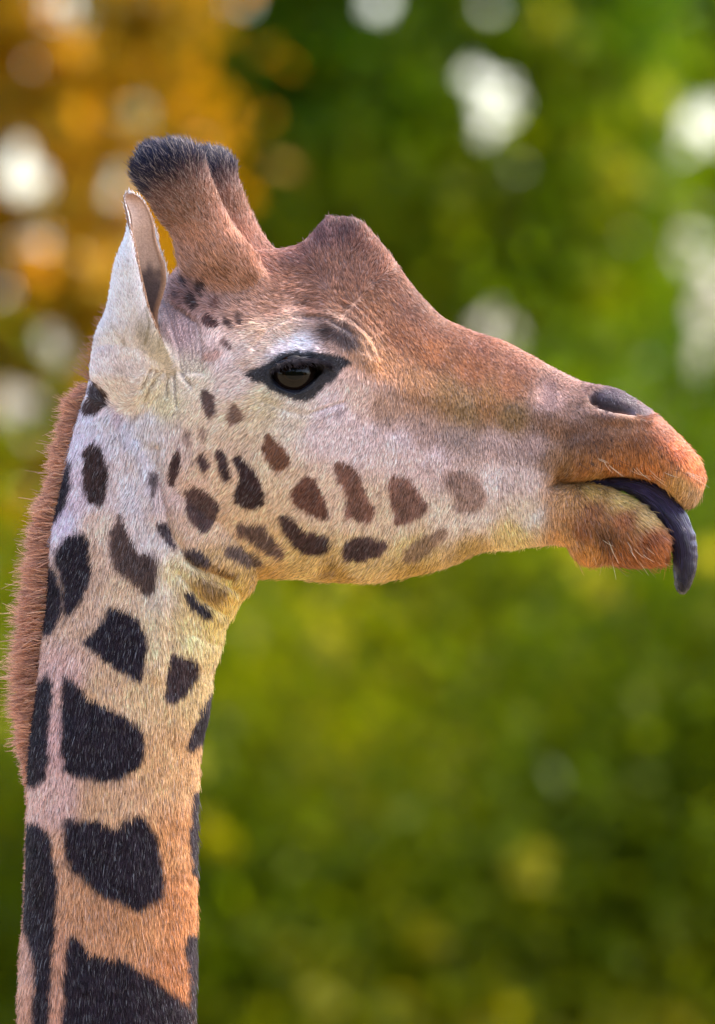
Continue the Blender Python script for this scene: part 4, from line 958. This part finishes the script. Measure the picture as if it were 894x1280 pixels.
for _ in range(3): tp[1:-1, :2] = (tp[:-2, :2] + 2 * tp[1:-1, :2] + tp[2:, :2]) / 4
tg = np.gradient(tp[:, :2], axis=0); tg /= np.linalg.norm(tg, axis=1, keepdims=True); nm = np.stack([tg[:, 1], -tg[:, 0]], -1)
th = np.linspace(0, 2 * np.pi, 40, endpoint=False); s = np.linspace(0, 1, 110)
ry = np.interp(s, [0, .3, .6, .85, .95, 1], [12, 24, 24, 18, 12, 3])
off = np.sin(th)[None] * ry[:, None]
groove = -2.2 * np.exp(-(np.sin(th) / .28) ** 2)[None] * (np.cos(th)[None] > 0) * np.interp(s, [0, .4, .9, 1], [0, 1, 1, 0])[:, None]
rad = np.cos(th)[None] * tp[:, 2:3] + groove
wob = 1.0 * vnoise(np.repeat(s[:, None] * 40, 40, 1).ravel(), np.tile(th * 3, 110), 44).reshape(110, 40)
rings = W3(tp[:, 0:1] + nm[:, 0:1] * (rad + wob), tp[:, 1:2] + nm[:, 1:2] * (rad + wob), off)
Vt, Ft = rings_mesh(rings)
me = np_mesh('tongue', Vt, Ft)
uv = np.stack([np.repeat(s, 40), np.tile(np.abs(np.linspace(-1, 1, 40)), 110), np.zeros(4400)], -1); uv = np.concatenate([uv, [[0, 0, 0], [1, 0, 0]]])
attr(me, 'uvt', 'FLOAT_VECTOR', 'POINT', uv)
to = link('tongue', me, tongue_material(), giraffe); to['label'] = 'long dark purple tongue curling down from the mouth'

# ------------------------------------------------------------------ mane
MO = np.array([(482, 100, 12), (492, 98, 22), (498, 97, 25), (525, 93, 27), (559, 85, 25), (601, 78, 24), (639, 70, 28), (684, 62, 30), (726, 59, 36), (772, 55, 38), (821, 49, 38), (859, 45, 36), (906, 40, 26), (947, 37, 17), (985, 36, 8), (1040, 36, 7), (1280, 26, 7), (1400, 8, 7)])
n = 40000
zz = rng.uniform(480, 1390, n * 2); keep = rng.random(n * 2) < np.interp(zz, MO[:, 0], MO[:, 2]) / 38 * .9 + .04; zz = zz[keep][:n]; n = len(zz)
yy = np.clip(rng.normal(size=n) * .42, -1, 1) * np.interp(zz, [480, 600, 900, 1400], [9, 13, 16, 16])
ex = pchip(zz, NL); Wn = pchip(zz, NW)
xr = ex + 8 * (yy / 16) ** 2 + 2
P = W3(xr, zz, yy)
slope = (pchip(zz + 8, NL) - pchip(zz - 8, NL)) / 16
outx = -np.ones(n); outz = -slope * -1.0
dr = np.stack([-np.ones(n), .02 * yy + .2 * rng.normal(size=n), np.abs(slope) * .55 + .14 * rng.normal(size=n) + .3 * vnoise(zz / 11, yy / 9, 51) + .3 * vnoise(zz / 4.5, yy / 5, 53) - .06], -1); dr /= np.linalg.norm(dr, axis=1, keepdims=True)
L = np.interp(zz, MO[:, 0], MO[:, 2]) / 1000 * np.clip(rng.normal(.74, .2, n), .3, 1.4)
L *= 1 + .28 * vnoise(zz / 5, yy / 5, 54) + .12 * vnoise(zz / 17, yy / 9, 55); wild = rng.random(n) < .02; L[wild] *= 1.45
cb = lin((142, 88, 70)); ct = lin((232, 172, 136))
mixv = rng.random(n)[:, None]; c = cb * (1 - mixv) + ct * mixv
c *= (1 + .3 * vnoise(zz / 5, yy / 5, 52) + .2 * rng.normal(size=n))[:, None]
nrm = np.stack([-np.ones(n) * .5, np.where(yy < 0, -1, 1) * .6 + 0 * yy, np.full(n, .5)], -1); nrm /= np.linalg.norm(nrm, axis=1, keepdims=True)
mane = hair_object('mane', P, np.stack([-np.ones(n), yy * 0, yy * 0], -1), dr, L, np.clip(c, .01, .9), .0005 * rng.uniform(.6, 1.3, n), giraffe, MANE, 6, .22, 80, 0.0)
mane['label'] = 'short bristly reddish brown mane along the nape'
mane['kind'] = 'stuff'
# loose hairs of the mane showing behind the ear
n = 220
zz = rng.uniform(395, 478, n); xr = np.interp(zz, [395, 478], [150, 112]); P = W3(xr, zz, rng.normal(size=n) * 10)
dr = np.stack([-np.ones(n) * .75, .3 * rng.normal(size=n), .6 + .3 * rng.normal(size=n)], -1); dr /= np.linalg.norm(dr, axis=1, keepdims=True)
c = lin((150, 96, 70)) * rng.uniform(.6, 1.4, (n, 1))
f = hair_object('forelock', P, np.tile([[-1.0, 0, 0]], (n, 1)), dr, rng.uniform(.012, .034, n), np.clip(c, .01, .9), .0004, giraffe, MANE, 5, .35, 81, 0.0); f['kind'] = 'stuff'

# whiskers on lips and chin
n = 46
u_ = rng.random(n); up_ = rng.random(n) < .55
wx_ = np.where(up_, 715 + u_ * 150, 735 + u_ * 90); wz_ = np.where(up_, 566 + 12 * rng.random(n) + u_ * 22, 672 + 26 * rng.random(n))
xx, zz2 = PX(V); sel = np.where((xx > 690) & (V[:, 1] < 0))[0]
wi = np.array([sel[np.argmin((xx[sel] - a) ** 2 + (zz2[sel] - b) ** 2 + 4e3 * (Nv[sel, 1] > -.2))] for a, b in zip(wx_, wz_)])
P = V[wi]; Q = Nv[wi]
dr = np.stack([.75 + .25 * rng.normal(size=n), -.25 + .2 * rng.normal(size=n), np.where(up_, -.35, -.7) + .25 * rng.normal(size=n)], -1); dr /= np.linalg.norm(dr, axis=1, keepdims=True)
c = np.where(rng.random((n, 1)) < .5, lin((40, 30, 28)), lin((210, 190, 160)))
f = hair_object('whiskers', P, Q, dr, rng.uniform(.014, .034, n), c, .00028, giraffe, LASH, 5, .2, 95, .35); f['kind'] = 'stuff'
